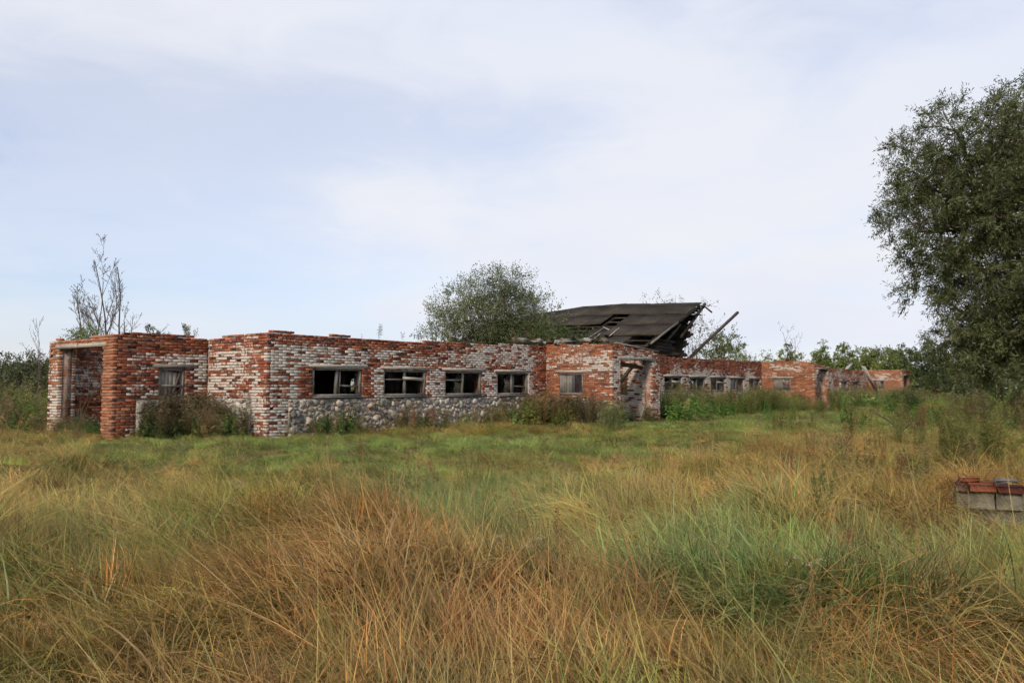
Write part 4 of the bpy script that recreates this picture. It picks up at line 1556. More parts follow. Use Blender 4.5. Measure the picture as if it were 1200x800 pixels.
def meadow(n_try, y0, y1, seed, size=1.0, dens=1.0):
    r = np.random.default_rng(seed)
    y = np.sqrt(r.uniform(y0 ** 2, y1 ** 2, n_try))
    x = r.uniform(-1, 1, n_try) * (0.70 * y + 2.5)
    l, g = barn_lg(x, y)
    inside = (l > -0.1) & (g > -0.1) & (l < 77) & (g < 9.1)
    inside |= (l > -2.85) & (l < 0) & (g > 2.6) & (g < 6.4)
    for a, b, d in ((13.0, 16.9, 3.0), (36.2, 39.3, 3.2), (61.2, 64.5, 2.7)):
        inside |= (l > a) & (l < b) & (g > -d) & (g < 0)
    inside |= (np.hypot(x - 5.08, y - 8.88) < 0.40) | (np.hypot((x - 4.72), (y - 8.30)) < 0.36)
    cl = vnoise(x * 1.1 + 7, y * 1.1, 66)
    keep = ~inside & ((r.random(len(x)) < sstep(0.2, 0.5, cl) * 0.5 + 0.5) | (y > 14))
    x, y = x[keep], y[keep]
    n = len(x)
    w = zone_weights(x, y)
    names = list(PAL)
    W = np.stack([w[k] for k in names], 1)
    sharp = W ** 1.8
    sharp /= sharp.sum(1, keepdims=True)
    pick = (r.random((n, 1)) > np.cumsum(sharp, 1)).sum(1).clip(0, len(names) - 1)
    col = np.stack([PAL[k] for k in names])[pick]
    mixc = sum(W[:, i:i + 1] * PAL[k] for i, k in enumerate(names))
    tint = (col * 0.6 + mixc * 0.4) * np.exp(r.normal(0, 0.30, (n, 1))) * np.exp(r.normal(0, 0.08, (n, 3)))
    # flow field: grass mostly swept to the left and towards the camera, in swirls
    fl = fbm(x * 0.42 + 11, y * 0.42, 91, 2)
    head = math.radians(168) + (fl - 0.5) * 6.0 + r.normal(0, 0.35, n)
    lodge = fbm(x * 0.45 + 5, y * 0.45 + 3, 55, 2)
    gi = {k: i for i, k in enumerate(names)}
    u = r.random(n)
    kind = np.where(u < 0.74, 0, np.where(u < 0.86, 4, np.where(u < 0.97, 1, 3)))
    lodge_here = (lodge > 0.30) | (w["orange"] > 0.3)
    kind = np.where(~lodge_here & (u < 0.74), np.where(r.random(n) < 0.5, 4, 1), kind)
    far = y > 10.5
    kind = np.where(far & (kind == 0) & (r.random(n) < 0.65), np.where(r.random(n) < 0.9, 4, 3), kind)
    isgreen = (pick == gi["green"])
    kind = np.where(isgreen & (y > 12), np.where(r.random(n) < 0.72, 2, 1), kind)
    kind = np.where((pick == gi["blue"]) & (r.random(n) < 0.5), 1, kind)
    idx = kind * 4 + r.integers(0, 4, n)
    sc = size * r.uniform(0.7, 1.25, n)
    sc = sc * np.where(y > 11, 0.78, 1.0)
    greenness = w["green"]
    hs = np.where(y > 12, 0.9 - 0.35 * sstep(0.25, 0.6, greenness), 1.0) * r.uniform(0.8, 1.1, n)
    tall = 1 + 0.25 * blob(x, y, 5, 15, 4, 4)
    hs = hs * tall
    z = gh(x, y)
    e = 0.2
    nx_, ny_ = -(gh(x + e, y) - gh(x - e, y)) / (2 * e), -(gh(x, y + e) - gh(x, y - e)) / (2 * e)
    ch, sh = np.cos(head), np.sin(head)
    rot = np.c_[-(-nx_ * sh + ny_ * ch) + r.normal(0, 0.05, n), (nx_ * ch + ny_ * sh) + r.normal(0, 0.05, n), head]
    return np.c_[x, y, z], rot, np.c_[sc, sc, sc * hs], idx, tint


parts = [meadow(2100, 2.6, 9.0, 1, 1.0), meadow(2500, 9.0, 17.0, 2, 1.0), meadow(3000, 17.0, 32.0, 3, 1.1), meadow(2600, 32.0, 75.0, 4, 1.7)]
cat = [np.concatenate([p[i] for p in parts]) for i in range(5)]
scatter("meadow_grass", *cat, grass_col, "long tan and green meadow grass swept over by wind")

# ------------------------------------------------------------------ weeds along the walls and in the meadow


def weed_band(spec, seed):
    """spec: (l0,l1,g0,g1,count,height,kinds weights,tint) in barn coordinates"""
    r = np.random.default_rng(seed)
    P, R, S, I, T = [], [], [], [], []
    for l0, l1, g0, g1, cnt, h, kw, tn in spec:
        l, g = r.uniform(l0, l1, cnt), r.uniform(g0, g1, cnt)
        p = C0 + l[:, None] * Lv + g[:, None] * Gv
        z = gh(p[:, 0], p[:, 1])
        kk = np.array(kw, float) / sum(kw)
        k = r.choice(len(WK), cnt, p=kk)
        s = h * r.uniform(0.6, 1.15, cnt)
        P.append(np.c_[p[:, 0], p[:, 1], z])
        R.append(np.c_[r.normal(0, 0.1, cnt), r.normal(0, 0.1, cnt), r.uniform(0, 6.28, cnt)])
        S.append(np.c_[s, s, s * r.uniform(0.85, 1.15, cnt)])
        I.append(k * 3 + r.integers(0, 3, cnt))
        T.append(np.array(tn) * np.exp(r.normal(0, 0.25, (cnt, 1))))
    return [np.concatenate(q) for q in (P, R, S, I, T)]


BR_ = (1.45, 1.5, 1.35)
GR_ = (1.55, 1.95, 1.3)
DK = (1.0, 1.0, 0.95)
spec = [
    # l0, l1, g0, g1, count, height, (mugwort, nettle, dock, yarrow, goldenrod), tint
    (-2.1, -0.05, 1.6, 2.55, 70, 0.92, (5, 3, 1, 0, 0), DK),
    (-1.3, -0.15, 0.5, 2.6, 60, 0.82, (5, 3, 1, 0, 0), BR_),
    (-2.9, -2.3, 3.4, 5.7, 26, 0.55, (2, 5, 0, 0, 0), BR_),
    (-2.6, -0.3, 3.2, 5.9, 30, 0.6, (1, 6, 0, 0, 0), BR_),
    (-3.6, -2.9, 2.4, 6.6, 24, 0.45, (3, 3, 1, 1, 0), BR_),
    (1.6, 2.6, -0.9, -0.15, 16, 0.75, (2, 6, 0, 0, 0), BR_),
    (0.6, 4.6, -0.7, -0.2, 16, 0.4, (3, 3, 1, 1, 0), BR_),
    (4.4, 6.0, -1.2, -0.2, 34, 0.72, (4, 4, 2, 2, 0), BR_),
    (6.0, 9.2, -0.9, -0.2, 34, 0.55, (4, 2, 2, 2, 0), BR_),
    (9.2, 13.0, -1.6, -0.2, 84, 0.85, (5, 4, 2, 1, 0), BR_),
    (11.8, 13.0, -3.0, -0.2, 60, 0.9, (6, 1, 2, 1, 0), DK),
    (14.0, 16.0, -3.6, -1.0, 26, 0.7, (4, 3, 1, 0, 0), DK),
    (16.9, 23.0, -3.6, -0.3, 110, 1.15, (3, 4, 0, 0, 1), GR_),
    (22.5, 36.2, -2.6, -0.4, 190, 1.05, (3, 4, 0, 0, 1), GR_),
    (31.0, 36.2, -4.5, -2.5, 50, 0.7, (4, 3, 0, 0, 1), GR_),
    (38.5, 60.0, -4.5, -0.5, 190, 1.15, (3, 4, 0, 2, 1), GR_),
    (56.0, 66.0, -6.5, -3.0, 50, 0.8, (4, 3, 0, 2, 1), GR_),
]
wb = weed_band(spec, 5)
scatter("wall_weeds", *wb, weed_col, "tall dark weeds crowding the foot of the barn walls")


def weed_field(rows, seed):
    r = np.random.default_rng(seed)
    P, R, S, I, T = [], [], [], [], []
    for cx_, cy_, rx, ry, cnt, h, kw, tn in rows:
        x, y = r.normal(cx_, rx, cnt), r.normal(cy_, ry, cnt)
        k = r.choice(len(WK), cnt, p=np.array(kw, float) / sum(kw))
        s = h * r.uniform(0.6, 1.15, cnt)
        P.append(np.c_[x, y, gh(x, y)])
        R.append(np.c_[r.normal(0, 0.1, cnt), r.normal(0, 0.1, cnt), r.uniform(0, 6.28, cnt)])
        S.append(np.c_[s, s, s])
        I.append(k * 3 + r.integers(0, 3, cnt))
        T.append(np.array(tn) * np.exp(r.normal(0, 0.22, (cnt, 1))))
    return [np.concatenate(q) for q in (P, R, S, I, T)]


rows = [
    (9.0, 16.5, 1.0, 1.8, 36, 0.8, (0, 0, 1, 0, 6), BR_),
    (7.6, 13.0, 0.9, 1.2, 22, 0.65, (1, 0, 3, 0, 4), BR_),
    (5.2, 12.5, 1.2, 1.0, 20, 0.65, (2, 0, 5, 0, 1), BR_),
        (10.5, 20.0, 1.8, 1.5, 18, 0.65, (2, 0, 4, 1, 3), BR_),
    (15.5, 23.5, 1.6, 1.8, 60, 0.75, (4, 1, 5, 1, 1), DK),
    (16.5, 31.0, 2.4, 2.2, 70, 0.85, (4, 4, 1, 2, 2), GR_),
    (19.5, 27.5, 2.0, 1.6, 80, 1.0, (4, 2, 4, 1, 1), BR_),
    (31.0, 56.0, 4.0, 4.0, 90, 0.85, (3, 4, 0, 3, 2), GR_),
    (42.0, 66.0, 5.0, 6.0, 120, 1.1, (3, 4, 0, 3, 2), GR_),
    (-15.5, 24.5, 1.6, 1.5, 80, 0.95, (3, 3, 1, 1, 3), BR_),
    (-19.5, 30.0, 3.0, 2.5, 150, 1.25, (3, 4, 0, 0, 3), GR_),
    (-1.5, 14.5, 1.0, 0.8, 4, 0.5, (0, 0, 4, 1, 0), BR_),
    (0.4, 8.2, 1.6, 1.2, 7, 0.55, (0, 0, 2, 5, 0), BR_),
    (-3.0, 8.0, 1.6, 2.0, 6, 0.55, (0, 0, 2, 3, 0), BR_),
    (3.2, 6.6, 1.0, 1.2, 9, 0.55, (0, 0, 4, 2, 1), BR_),
]
wf_ = weed_field(rows, 6)
scatter("meadow_weeds", *wf_, weed_col, "scattered docks and yellowing weeds standing in the meadow")


# single weed clumps that stand out
def weed_clump(name, label, pos, kinds, height, cnt, rad, tint, seed, group=None):
    r = np.random.default_rng(seed)
    V, F, Cc, off = [], [], [], 0
    for _ in range(cnt):
        kd = kinds[r.integers(len(kinds))]
        p, f, c = WSRC[(kd, int(r.integers(3)))]
        a, s = r.uniform(0, 6.28), height * r.uniform(0.7, 1.1)
        ca, sa = math.cos(a), math.sin(a)
        q = np.c_[p[:, 0] * ca - p[:, 1] * sa, p[:, 0] * sa + p[:, 1] * ca, p[:, 2]] * s
        b, rr = r.uniform(0, 6.28), rad * math.sqrt(r.random())
        q = q + np.array([math.cos(b) * rr, math.sin(b) * rr, 0])
        V.append(q)
        F.append(f + off)
        Cc.append(c * np.array(tint) * r.uniform(0.75, 1.3))
        off += len(p)
    o = mesh_obj(name, np.concatenate(V), np.concatenate(F), MATS["plant_tinted"], vattr={"vcol": np.concatenate(Cc)})
    o.location = (pos[0], pos[1], float(gh(pos[0], pos[1])))
    return tag(o, label, "weed", group)


weed_clump("weed_clump", "pale green bushy weed clump before the left gate pillar of the middle vestibule", (3.05, 26.0), ["goldenrod", "mugwort"], 0.85, 16, 0.42, (1.6, 1.9, 2.0), 61)
weed_clump("weed_clump", "leafy weed clump with yellow leaves under the fourth window of the barn", (1.15, 27.0), ["nettle", "nettle", "mugwort"], 1.1, 13, 0.75, (1.75, 1.35, 1.0), 62)
weed_clump("weed_clump", "rounded green weed clump alone on the far short turf, before the far vestibule", (21.2, 45.0), ["mugwort", "nettle"], 1.35, 24, 0.85, (1.9, 2.4, 2.0), 63)
weed_clump("weed_clump", "row of stiff dark dock spikes standing beyond the tan grass", (8.8, 26.0), ["dock"], 0.62, 9, 0.9, (0.9, 1.2, 1.0), 64)
weed_clump("weed_clump", "yellow-green tall weed clump behind the concrete stump", (8.0, 14.2), ["goldenrod"], 0.85, 12, 0.55, (1.2, 1.2, 1.0), 65)


# ------------------------------------------------------------------ trees
def kmeans(P, k, r, it=6):
    c = P[r.choice(len(P), k, replace=False)]
    for _ in range(it):
        lab = np.argmin(((P[:, None] - c[None]) ** 2).sum(-1), 1)
        for j in range(k):
            if (lab == j).any():
                c[j] = P[lab == j].mean(0)
    return c, lab


def curve(a, b, da, n, r, wob=0.06):
    t = np.linspace(0, 1, n)[:, None]
    ln = np.linalg.norm(b - a)
    m = a + da * ln * 0.45
    p = (1 - t) ** 2 * a + 2 * t * (1 - t) * m + t ** 2 * b
    p[1:-1] += r.normal(0, wob * ln * 0.3, (n - 2, 3))
    return p


def tree(name, label, base, blobs, n_tgt, r0, trunk_to, leaf, bark, lf, seed, k1=9, sprays=5, per=22, spray_len=0.5, cat="tree", group=None, droop=0.3, thr=0.0, stems=1, gap=0.5, up=0.5):
    """blobs: (dx,dy,z,rx,ry,rz) ellipsoids of the crown relative to the base; lf=(length,width)"""
    r = np.random.default_rng(seed)
    base = np.array([base[0], base[1], float(gh(base[0], base[1]))])
    T = []
    wts = np.array([b[3] * b[4] * b[5] for b in blobs])
    wts /= wts.sum()
    while len(T) < n_tgt:
        b = blobs[r.choice(len(blobs), p=wts)]
        d = r.normal(0, 1, 3)
        d /= np.linalg.norm(d)
        rad = r.random() ** (1 / 2.2)
        p = np.array(b[:3]) + d * rad * np.array(b[3:])
        if p[2] < 0.25:
            continue
        if vnoise(p[0] * gap + p[2] * 0.7 * gap + seed, p[1] * gap + p[2] * gap, seed) < thr * (0.4 + 0.6 * rad):
            continue
        T.append(p)
    T = np.array(T)
    paths, twigs = [], []
    top = np.array(trunk_to, float)
    trunk_pts = []
    if stems == 1:
        tr = curve(np.array([0, 0, -0.15]), top, np.array([0, 0, 1.0]), 9, r, 0.05)
        paths.append((tr, np.linspace(r0, r0 * 0.35, 9) * np.r_[1.25, np.ones(8)]))
        trunk_pts = [tr]
    else:
        for _ in range(stems):
            a = r.uniform(0, 6.28)
            q = top * np.array([1, 1, r.uniform(0.7, 1.1)]) + np.array([math.cos(a), math.sin(a), 0]) * top[2] * r.uniform(0.1, 0.45)
            tr = curve(np.array([r.normal(0, r0 * 2), r.normal(0, r0 * 2), -0.15]), q, np.array([0, 0, 1.0]), 7, r, 0.08)
            paths.append((tr, np.linspace(r0, r0 * 0.3, 7)))
            trunk_pts.append(tr)
    allt = np.concatenate([q[2:] for q in trunk_pts])
    c1, l1 = kmeans(T, min(k1, len(T)), r)
    for j in range(len(c1)):
        m = T[l1 == j]
        if not len(m):
            continue
        want = c1[j] * np.array([1, 1, 0.75]) - np.array([0, 0, 0.12 * np.hypot(c1[j][0], c1[j][1])])
        a = allt[np.argmin(((allt - want) ** 2).sum(-1) + np.where(allt[:, 2] > c1[j][2], 4.0, 0))]
        d = (c1[j] - a)
        d = d / (np.linalg.norm(d) + 1e-9) * 0.6 + np.array([0, 0, up])
        br = curve(a, c1[j], d / np.linalg.norm(d), 7, r)
        paths.append((br, np.linspace(r0 * 0.42, r0 * 0.14, 7)))
        k2 = max(1, len(m) // 7)
        c2, l2 = kmeans(m, k2, r, 4)
        for q in range(k2):
            mm = m[l2 == q]
            if not len(mm):
                continue
            s = br[r.integers(3, 7)]
            d = c2[q] - s
            d = d / (np.linalg.norm(d) + 1e-9) + np.array([0, 0, 0.3])
            b2 = curve(s, c2[q], d / np.linalg.norm(d), 5, r)
            paths.append((b2, np.linspace(r0 * 0.13, r0 * 0.05, 5)))
            for t in mm:
                s3 = b2[r.integers(2, 5)]
                d = t - s3
                b3 = curve(s3, t, d / (np.linalg.norm(d) + 1e-9), 4, r)
                paths.append((b3, np.linspace(max(r0 * 0.05, 0.006), 0.004, 4)))
                twigs.append((t, d / (np.linalg.norm(d) + 1e-9)))
    root = empty(name, Vector(base), label, cat, group)
    big = [p for p in paths if p[1][0] > r0 * 0.2]
    small = [p for p in paths if p[1][0] <= r0 * 0.2]
    v1, f1 = tube_mesh(big, 8)
    mesh_obj("trunk", v1, f1, MATS[bark], root, smooth=True)
    v2, f2 = tube_mesh(small, 4)
    mesh_obj("branches", v2, f2, MATS[bark], root, smooth=True)
    if sprays and per:
        t = np.array([q[0] for q in twigs])
        d = np.array([q[1] for q in twigs])
        n = len(t)
        sd = d[:, None, :] * 0.8 + r.normal(0, 0.75, (n, sprays, 3)) + np.array([0, 0, -droop])
        sd /= np.linalg.norm(sd, axis=-1, keepdims=True)
        sl = spray_len * r.uniform(0.5, 1.3, (n, sprays, 1, 1))
        u = r.uniform(0.0, 1.0, (n, sprays, per, 1))
        c = t[:, None, None, :] + sd[:, :, None, :] * u * sl + np.array([0, 0, -droop * 0.35]) * (u ** 2) * sl + r.normal(0, 0.035, (n, sprays, per, 3)) * (1 + spray_len)
        ld = sd[:, :, None, :] + r.normal(0, 0.65, (n, sprays, per, 3)) + np.array([0, 0, -droop * 0.6])
        cc, dd = c.reshape(-1, 3), ld.reshape(-1, 3)
        V = leaf_quads(r, cc, dd, lf[0] * r.uniform(0.6, 1.3, len(cc)), lf[1] * r.uniform(0.7, 1.3, len(cc)))
        clump = np.repeat(vnoise(t[:, 0] * 0.9 + t[:, 2] * 0.6, t[:, 1] * 0.9 - t[:, 2] * 0.8, seed + 3), sprays * per)
        var = np.clip(0.75 * clump + 0.25 * r.random(len(cc)) + r.normal(0, 0.06, len(cc)), 0, 1)
        mesh_obj("crown", V, np.arange(len(V)).reshape(-1, 4), MATS[leaf], root, vattr={"var": np.repeat(var, 4)})
    return root


# big willow on the right
tree("willow_tree", "large dark green willow at the right edge of the meadow", (19.9, 31.0),
     [(-1.9, 0.0, 9.7, 4.0, 3.4, 2.9), (1.4, 0.4, 10.9, 3.4, 3.4, 3.2), (-3.2, -0.4, 7.9, 3.0, 2.9, 2.3), (2.6, 0.6, 7.4, 4.0, 3.6, 3.4), (-1.0, -1.0, 5.0, 3.4, 3.2, 2.3),
      (-0.2, -1.4, 2.4, 3.6, 3.0, 2.2), (3.2, -0.6, 3.6, 3.6, 3.2, 2.9), (-1.7, 0.4, 3.2, 2.0, 2.2, 1.4), (-3.3, 0.0, 5.6, 2.0, 2.0, 1.6), (-2.5, -0.5, 3.1, 2.0, 2.0, 1.8)],
     1900, 0.30, (-2.0, 0.2, 8.2), "willow_leaf", "bark", (0.15, 0.034), 901, k1=30, sprays=7, per=25, spray_len=0.66, droop=0.35, thr=0.25, gap=0.62)
# airy round bush growing inside the roofless barn
tree("willow_bush", "airy round pale green bush growing above the barn wall beside the roof", (-0.85, 37.0),
     [(0.0, 0.0, 4.7, 2.9, 2.6, 1.7), (-1.5, 0.0, 4.0, 1.9, 1.8, 1.3), (0.2, 0.0, 3.4, 2.6, 1.8, 1.0), (1.6, 0.0, 4.4, 1.6, 1.7, 1.3), (0.3, 0.0, 5.6, 1.7, 1.6, 1.2)],
     1000, 0.05, (0, 0, 3.0), "bush_leaf", "pale_bark", (0.10, 0.040), 902, k1=36, sprays=4, per=11, spray_len=0.50, droop=-0.35, cat="bush", stems=16, thr=0.2, gap=1.0)
tree("dark_bush", "dense dark green bush over the wall in front of the brown roof", tuple(bw(15.4, 2.0, 0)[:2]),
     [(0.0, 0.0, 3.3, 1.6, 1.3, 1.0), (1.3, 0.0, 3.1, 1.3, 1.1, 0.9), (-1.6, 0.1, 3.2, 1.4, 1.1, 0.9)],
     320, 0.05, (0, 0, 2.4), "dark_bush_leaf", "bark", (0.10, 0.045), 903, k1=10, sprays=4, per=14, spray_len=0.4, droop=0.0, cat="bush", stems=7)
# sparse bush behind the roof
tree("sparse_bush", "sparse half bare bush showing behind the torn end of the roof", (12.2, 58.0),
     [(0.0, 0.0, 5.4, 2.8, 2.0, 2.4), (-2.0, 0.0, 6.3, 2.0, 1.6, 1.9), (1.4, 0.0, 4.6, 2.2, 1.6, 1.9)],
     210, 0.05, (0, 0, 4.0), "bush_leaf", "pale_bark", (0.13, 0.06), 904, k1=16, sprays=2, per=6, spray_len=0.6, droop=-0.3, cat="bush", stems=9)
# small trees right of the roof
tree("small_tree", "small yellow-green tree showing over the wall beside the leaning pole", (15.9, 62.0),
     [(0.0, 0.0, 4.4, 1.3, 1.2, 1.6), (-1.2, 0, 3.9, 1.0, 1.0, 1.1)], 90, 0.07, (0, 0, 4.2), "birch_leaf", "bark", (0.17, 0.09), 905, k1=8, sprays=4, per=9, spray_len=0.5, droop=0.1)
tree("small_tree", "thin leafed shrub over the far wall between two small trees", (19.5, 68.0),
     [(0.0, 0.0, 3.8, 1.8, 1.2, 1.0)], 50, 0.05, (0, 0, 3.6), "birch_leaf", "bark", (0.15, 0.07), 906, k1=6, sprays=3, per=7, spray_len=0.5, droop=0.0, stems=4)


def far_tree(label, px_x, Y, top_z, half_w, seed, leaf="birch_leaf", name="birch_tree", shape="cone", n=150, cat="tree"):
    x = px_x * Y
    if shape == "cone":
        bl = [(0, 0, top_z * 0.40, half_w, half_w, top_z * 0.30), (0, 0, top_z * 0.66, half_w * 0.68, half_w * 0.68, top_z * 0.24), (0, 0, top_z * 0.86, half_w * 0.34, half_w * 0.34, top_z * 0.15)]
    else:
        bl = [(0, 0, top_z * 0.50, half_w, half_w, top_z * 0.40), (-half_w * 0.4, 0, top_z * 0.72, half_w * 0.6, half_w * 0.6, top_z * 0.24), (half_w * 0.45, 0, top_z * 0.66, half_w * 0.55, half_w * 0.6, top_z * 0.27)]
    tree(name, label, (x, Y), bl, n, 0.12, (0, 0, top_z * 0.85), leaf, "bark", (0.20 * Y / 90, 0.11 * Y / 90), seed, k1=10, sprays=4, per=13, spray_len=0.6 * Y / 90, droop=0.15, cat=cat, group="trees behind the far end of the barn")


far_tree("pale green birch with a thin bare tip left of the far vestibule", 0.337, 95, 6.6, 2.8, 910)
far_tree("narrow pointed birch showing above the far orange vestibule", 0.375, 98, 6.7, 1.9, 911)
far_tree("cone shaped birch standing behind the leaning plank", 0.401, 100, 7.1, 2.2, 912)
far_tree("broad bright birch clump behind the last vestibule", 0.445, 104, 7.1, 2.9, 913, shape="round", n=200)
far_tree("second broad birch clump between the bright one and the willow", 0.470, 108, 7.2, 2.4, 914, shape="round")
far_tree("big dark tree between the barn end and the willow", 0.512, 70, 5.7, 2.9, 915, "dark_bush_leaf", "dark_tree", "round", 260)
far_tree("dark tree behind the willow's lower left foliage", 0.565, 74, 6.4, 3.2, 916, "dark_bush_leaf", "dark_tree", "round", 220)
far_tree("dark tree hidden behind the willow trunk", 0.64, 80, 7.0, 3.6, 917, "dark_bush_leaf", "dark_tree", "round", 180)
far_tree("tall bright tree beyond the willow, at the photograph's right horizon", 0.60, 110, 8.0, 4.0, 919, shape="round", n=200)
far_tree("birch filling the gap between the cone shaped birch and the broad clump", 0.424, 108, 6.6, 2.2, 920)
far_tree("low round birch behind the far vestibule's right corner", 0.387, 112, 5.8, 2.6, 921, shape="round", n=120)
far_tree("low birch behind the wall left of the far vestibule", 0.318, 108, 5.6, 2.6, 922, shape="round", n=120)
far_tree("low green tree seen between the pole and the far birches", 0.295, 105, 5.2, 2.4, 918, shape="round", n=110)

# trees and bushes on the left
LB = [(-0.628, 52, 3.9, 3.0, "leftmost dark bush on the skyline beside the porch"), (-0.597, 47, 3.5, 2.4, "dark round bush at the photograph's left edge behind tall weeds"),
      (-0.565, 43, 3.2, 2.2, "dark bush close behind the porch's left pillar"), (-0.66, 44, 3.2, 2.4, "dark bush cut by the left edge of the picture"),
      (-0.545, 56, 3.6, 2.4, "bush showing behind the porch's open end")]
for i, (t, Y, hz_, hw, lab) in enumerate(LB):
    bl = [(0, 0, hz_ * 0.48, hw, hw, hz_ * 0.42), (-hw * 0.5, 0, hz_ * 0.62, hw * 0.6, hw * 0.6, hz_ * 0.34), (hw * 0.5, 0, hz_ * 0.55, hw * 0.55, hw * 0.6, hz_ * 0.33)]
    tree("hedge_bush", lab, (t * Y, Y), bl, 170, 0.07, (0, 0, hz_ * 0.7), "hedge_leaf", "bark", (0.14, 0.065), 930 + i, k1=9, sprays=4, per=15, spray_len=0.45, droop=0.1, cat="bush", group="bushes left of the barn", stems=4)
for i, (t, Y, z, lab) in enumerate(((-0.442, 46, 5.0, "left one of two small treetops peeping over the porch wall"), (-0.408, 46, 5.0, "right one of two small treetops peeping over the porch wall"))):
    tree("small_tree", lab, (t * Y, Y), [(0, 0, z - 1.0, 0.55 + 0.25 * i, 0.7, 1.0), (0.2, 0, z - 2.2, 1.0, 1.0, 1.0)], 46, 0.06, (0, 0, z - 0.9), "hedge_leaf", "bark", (0.13, 0.06), 940 + i, k1=5, sprays=4, per=14, spray_len=0.3, droop=0.0)
tree("hedge_bush", "dark bush behind the barn, seen only through its windows", tuple(bw(14.2, 12.0, 0)[:2]), [(0, 0, 1.6, 2.0, 2.0, 1.4)], 160, 0.06, (0, 0, 1.9), "birch_leaf", "bark", (0.12, 0.06), 939,
     k1=6, sprays=4, per=14, spray_len=0.4, droop=0.1, cat="bush", stems=4)
tree("wall_bush", "small green bush on the broken porch wall top", tuple(bw(-2.35, 5.2, 0)[:2]), [(0, 0, 2.75, 0.5, 0.35, 0.30)], 34, 0.015, (0, 0, 2.5), "birch_leaf", "bark", (0.06, 0.03), 945,
     k1=4, sprays=4, per=10, spray_len=0.16, droop=-0.2, cat="bush", stems=3)


# bare dead trees
def bare_tree(name, label, base, stems, seed, r0, depth=4, side=6):
    r = np.random.default_rng(seed)
    base = np.array([base[0], base[1], float(gh(base[0], base[1]))])
    paths = []

    def grow(p, d, ln, rad, lev):
        n = 7 if lev == 0 else 5
        pts = [p]
        q, dd = p.copy(), d.copy()
        for _ in range(n - 1):
            dd = dd + r.normal(0, 0.10 + 0.04 * lev, 3) + np.array([0, 0, 0.07])
            dd /= np.linalg.norm(dd)
            q = q + dd * ln / (n - 1)
            pts.append(q.copy())
        pts = np.array(pts)
        paths.append((pts, np.linspace(rad, rad * (0.28 if lev < 2 else 0.5), n)))
        if lev >= depth - 1:
            return
        for k in range(side if lev else side + 2):
            s = r.uniform(0.22, 0.98)
            at_ = np.array([np.interp(s * (n - 1), np.arange(n), pts[:, c]) for c in range(3)])
            a = r.uniform(0, 6.28)
            tilt = r.uniform(0.25, 0.75)
            nd = dd * math.cos(tilt) + np.array([math.cos(a), math.sin(a), 0.05]) * math.sin(tilt)
            grow(at_, nd / np.linalg.norm(nd), ln * (1.05 - s * 0.6) * r.uniform(0.28, 0.55), rad * (1 - 0.65 * s) * 0.5, lev + 1)

    for dx, dy, tx, ty, h in stems:
        d = np.array([tx, ty, 1.0])
        grow(np.array([dx, dy, -0.1]), d / np.linalg.norm(d), h, r0 * r.uniform(0.75, 1.1), 0)
    root = empty(name, Vector(base), label, "tree")
    v, f = tube_mesh([(p, np.maximum(q, 0.0055)) for p, q in paths if q[0] > r0 * 0.3], 6)
    mesh_obj("trunk", v, f, MATS["pale_bark"], root, smooth=True)
    v, f = tube_mesh([(p, np.maximum(q, 0.0045)) for p, q in paths if q[0] <= r0 * 0.3], 3)
    mesh_obj("branches", v, f, MATS["pale_bark"], root, smooth=True)
    return root


bare_tree("dead_tree", "bare dead tree with upright stems behind the porch", (-14.3, 29.0),
          [(0.05, 0, 0.0, 0, 6.0), (0.35, 0.1, 0.08, 0.05, 5.7), (-0.1, 0, -0.12, 0.0, 5.2), (-0.2, 0.1, -0.22, 0.05, 4.6)], 951, 0.048, 4, 7)
bare_tree("dead_sapling", "thin bare sapling left of the porch pillar", (-15.3, 26.5), [(0, 0, -0.05, 0, 3.7), (0.1, 0.1, -0.16, 0, 3.0)], 952, 0.018, 3, 4)
bare_tree("dead_tree", "fine bare treetop rising over the far vestibule", (31.8, 93.0), [(0, 0, 0, 0, 8.0), (0.2, 0, 0.05, 0, 7.2)], 953, 0.06, 4, 6)

# ------------------------------------------------------------------ distant wood along the horizon
def far_wood(name, label, segs, seed):
    r = np.random.default_rng(seed)
    C, S = [], []
    for x0, y0, x1, y1, h, cnt in segs:
        t = r.random(cnt)
        prof = h * (0.55 + 0.6 * fbm(t * 9.0 + seed, t * 0.0 + 2.0, seed, 3))
        zc = prof * r.random(cnt) ** 0.7
        C.append(np.c_[x0 + (x1 - x0) * t, y0 + (y1 - y0) * t + r.normal(0, 3.0, cnt), zc + 0.1])
        S.append(np.full(cnt, y0 / 150.0))
    C, S = np.concatenate(C), np.concatenate(S)
    V = leaf_quads(r, C, r.normal(0, 1, C.shape), 0.75 * S * r.uniform(0.6, 1.4, len(C)), 0.45 * S * r.uniform(0.6, 1.4, len(C)))
    var = np.clip(fbm(C[:, 0] * 0.12, C[:, 2] * 0.3, seed) + r.normal(0, 0.12, len(C)), 0, 1)
    o = mesh_obj(name, V, np.arange(len(V)).reshape(-1, 4), MATS["birch_leaf"], vattr={"var": np.repeat(var, 4)})
    return tag(o, label, kind="stuff")


far_wood("distant_wood", "low green wood along the horizon beyond the meadow",
         [(36, 150, 80, 155, 5.0, 9000), (80, 155, 170, 150, 7.0, 12000), (-150, 150, -62, 155, 5.0, 9000)], 71)

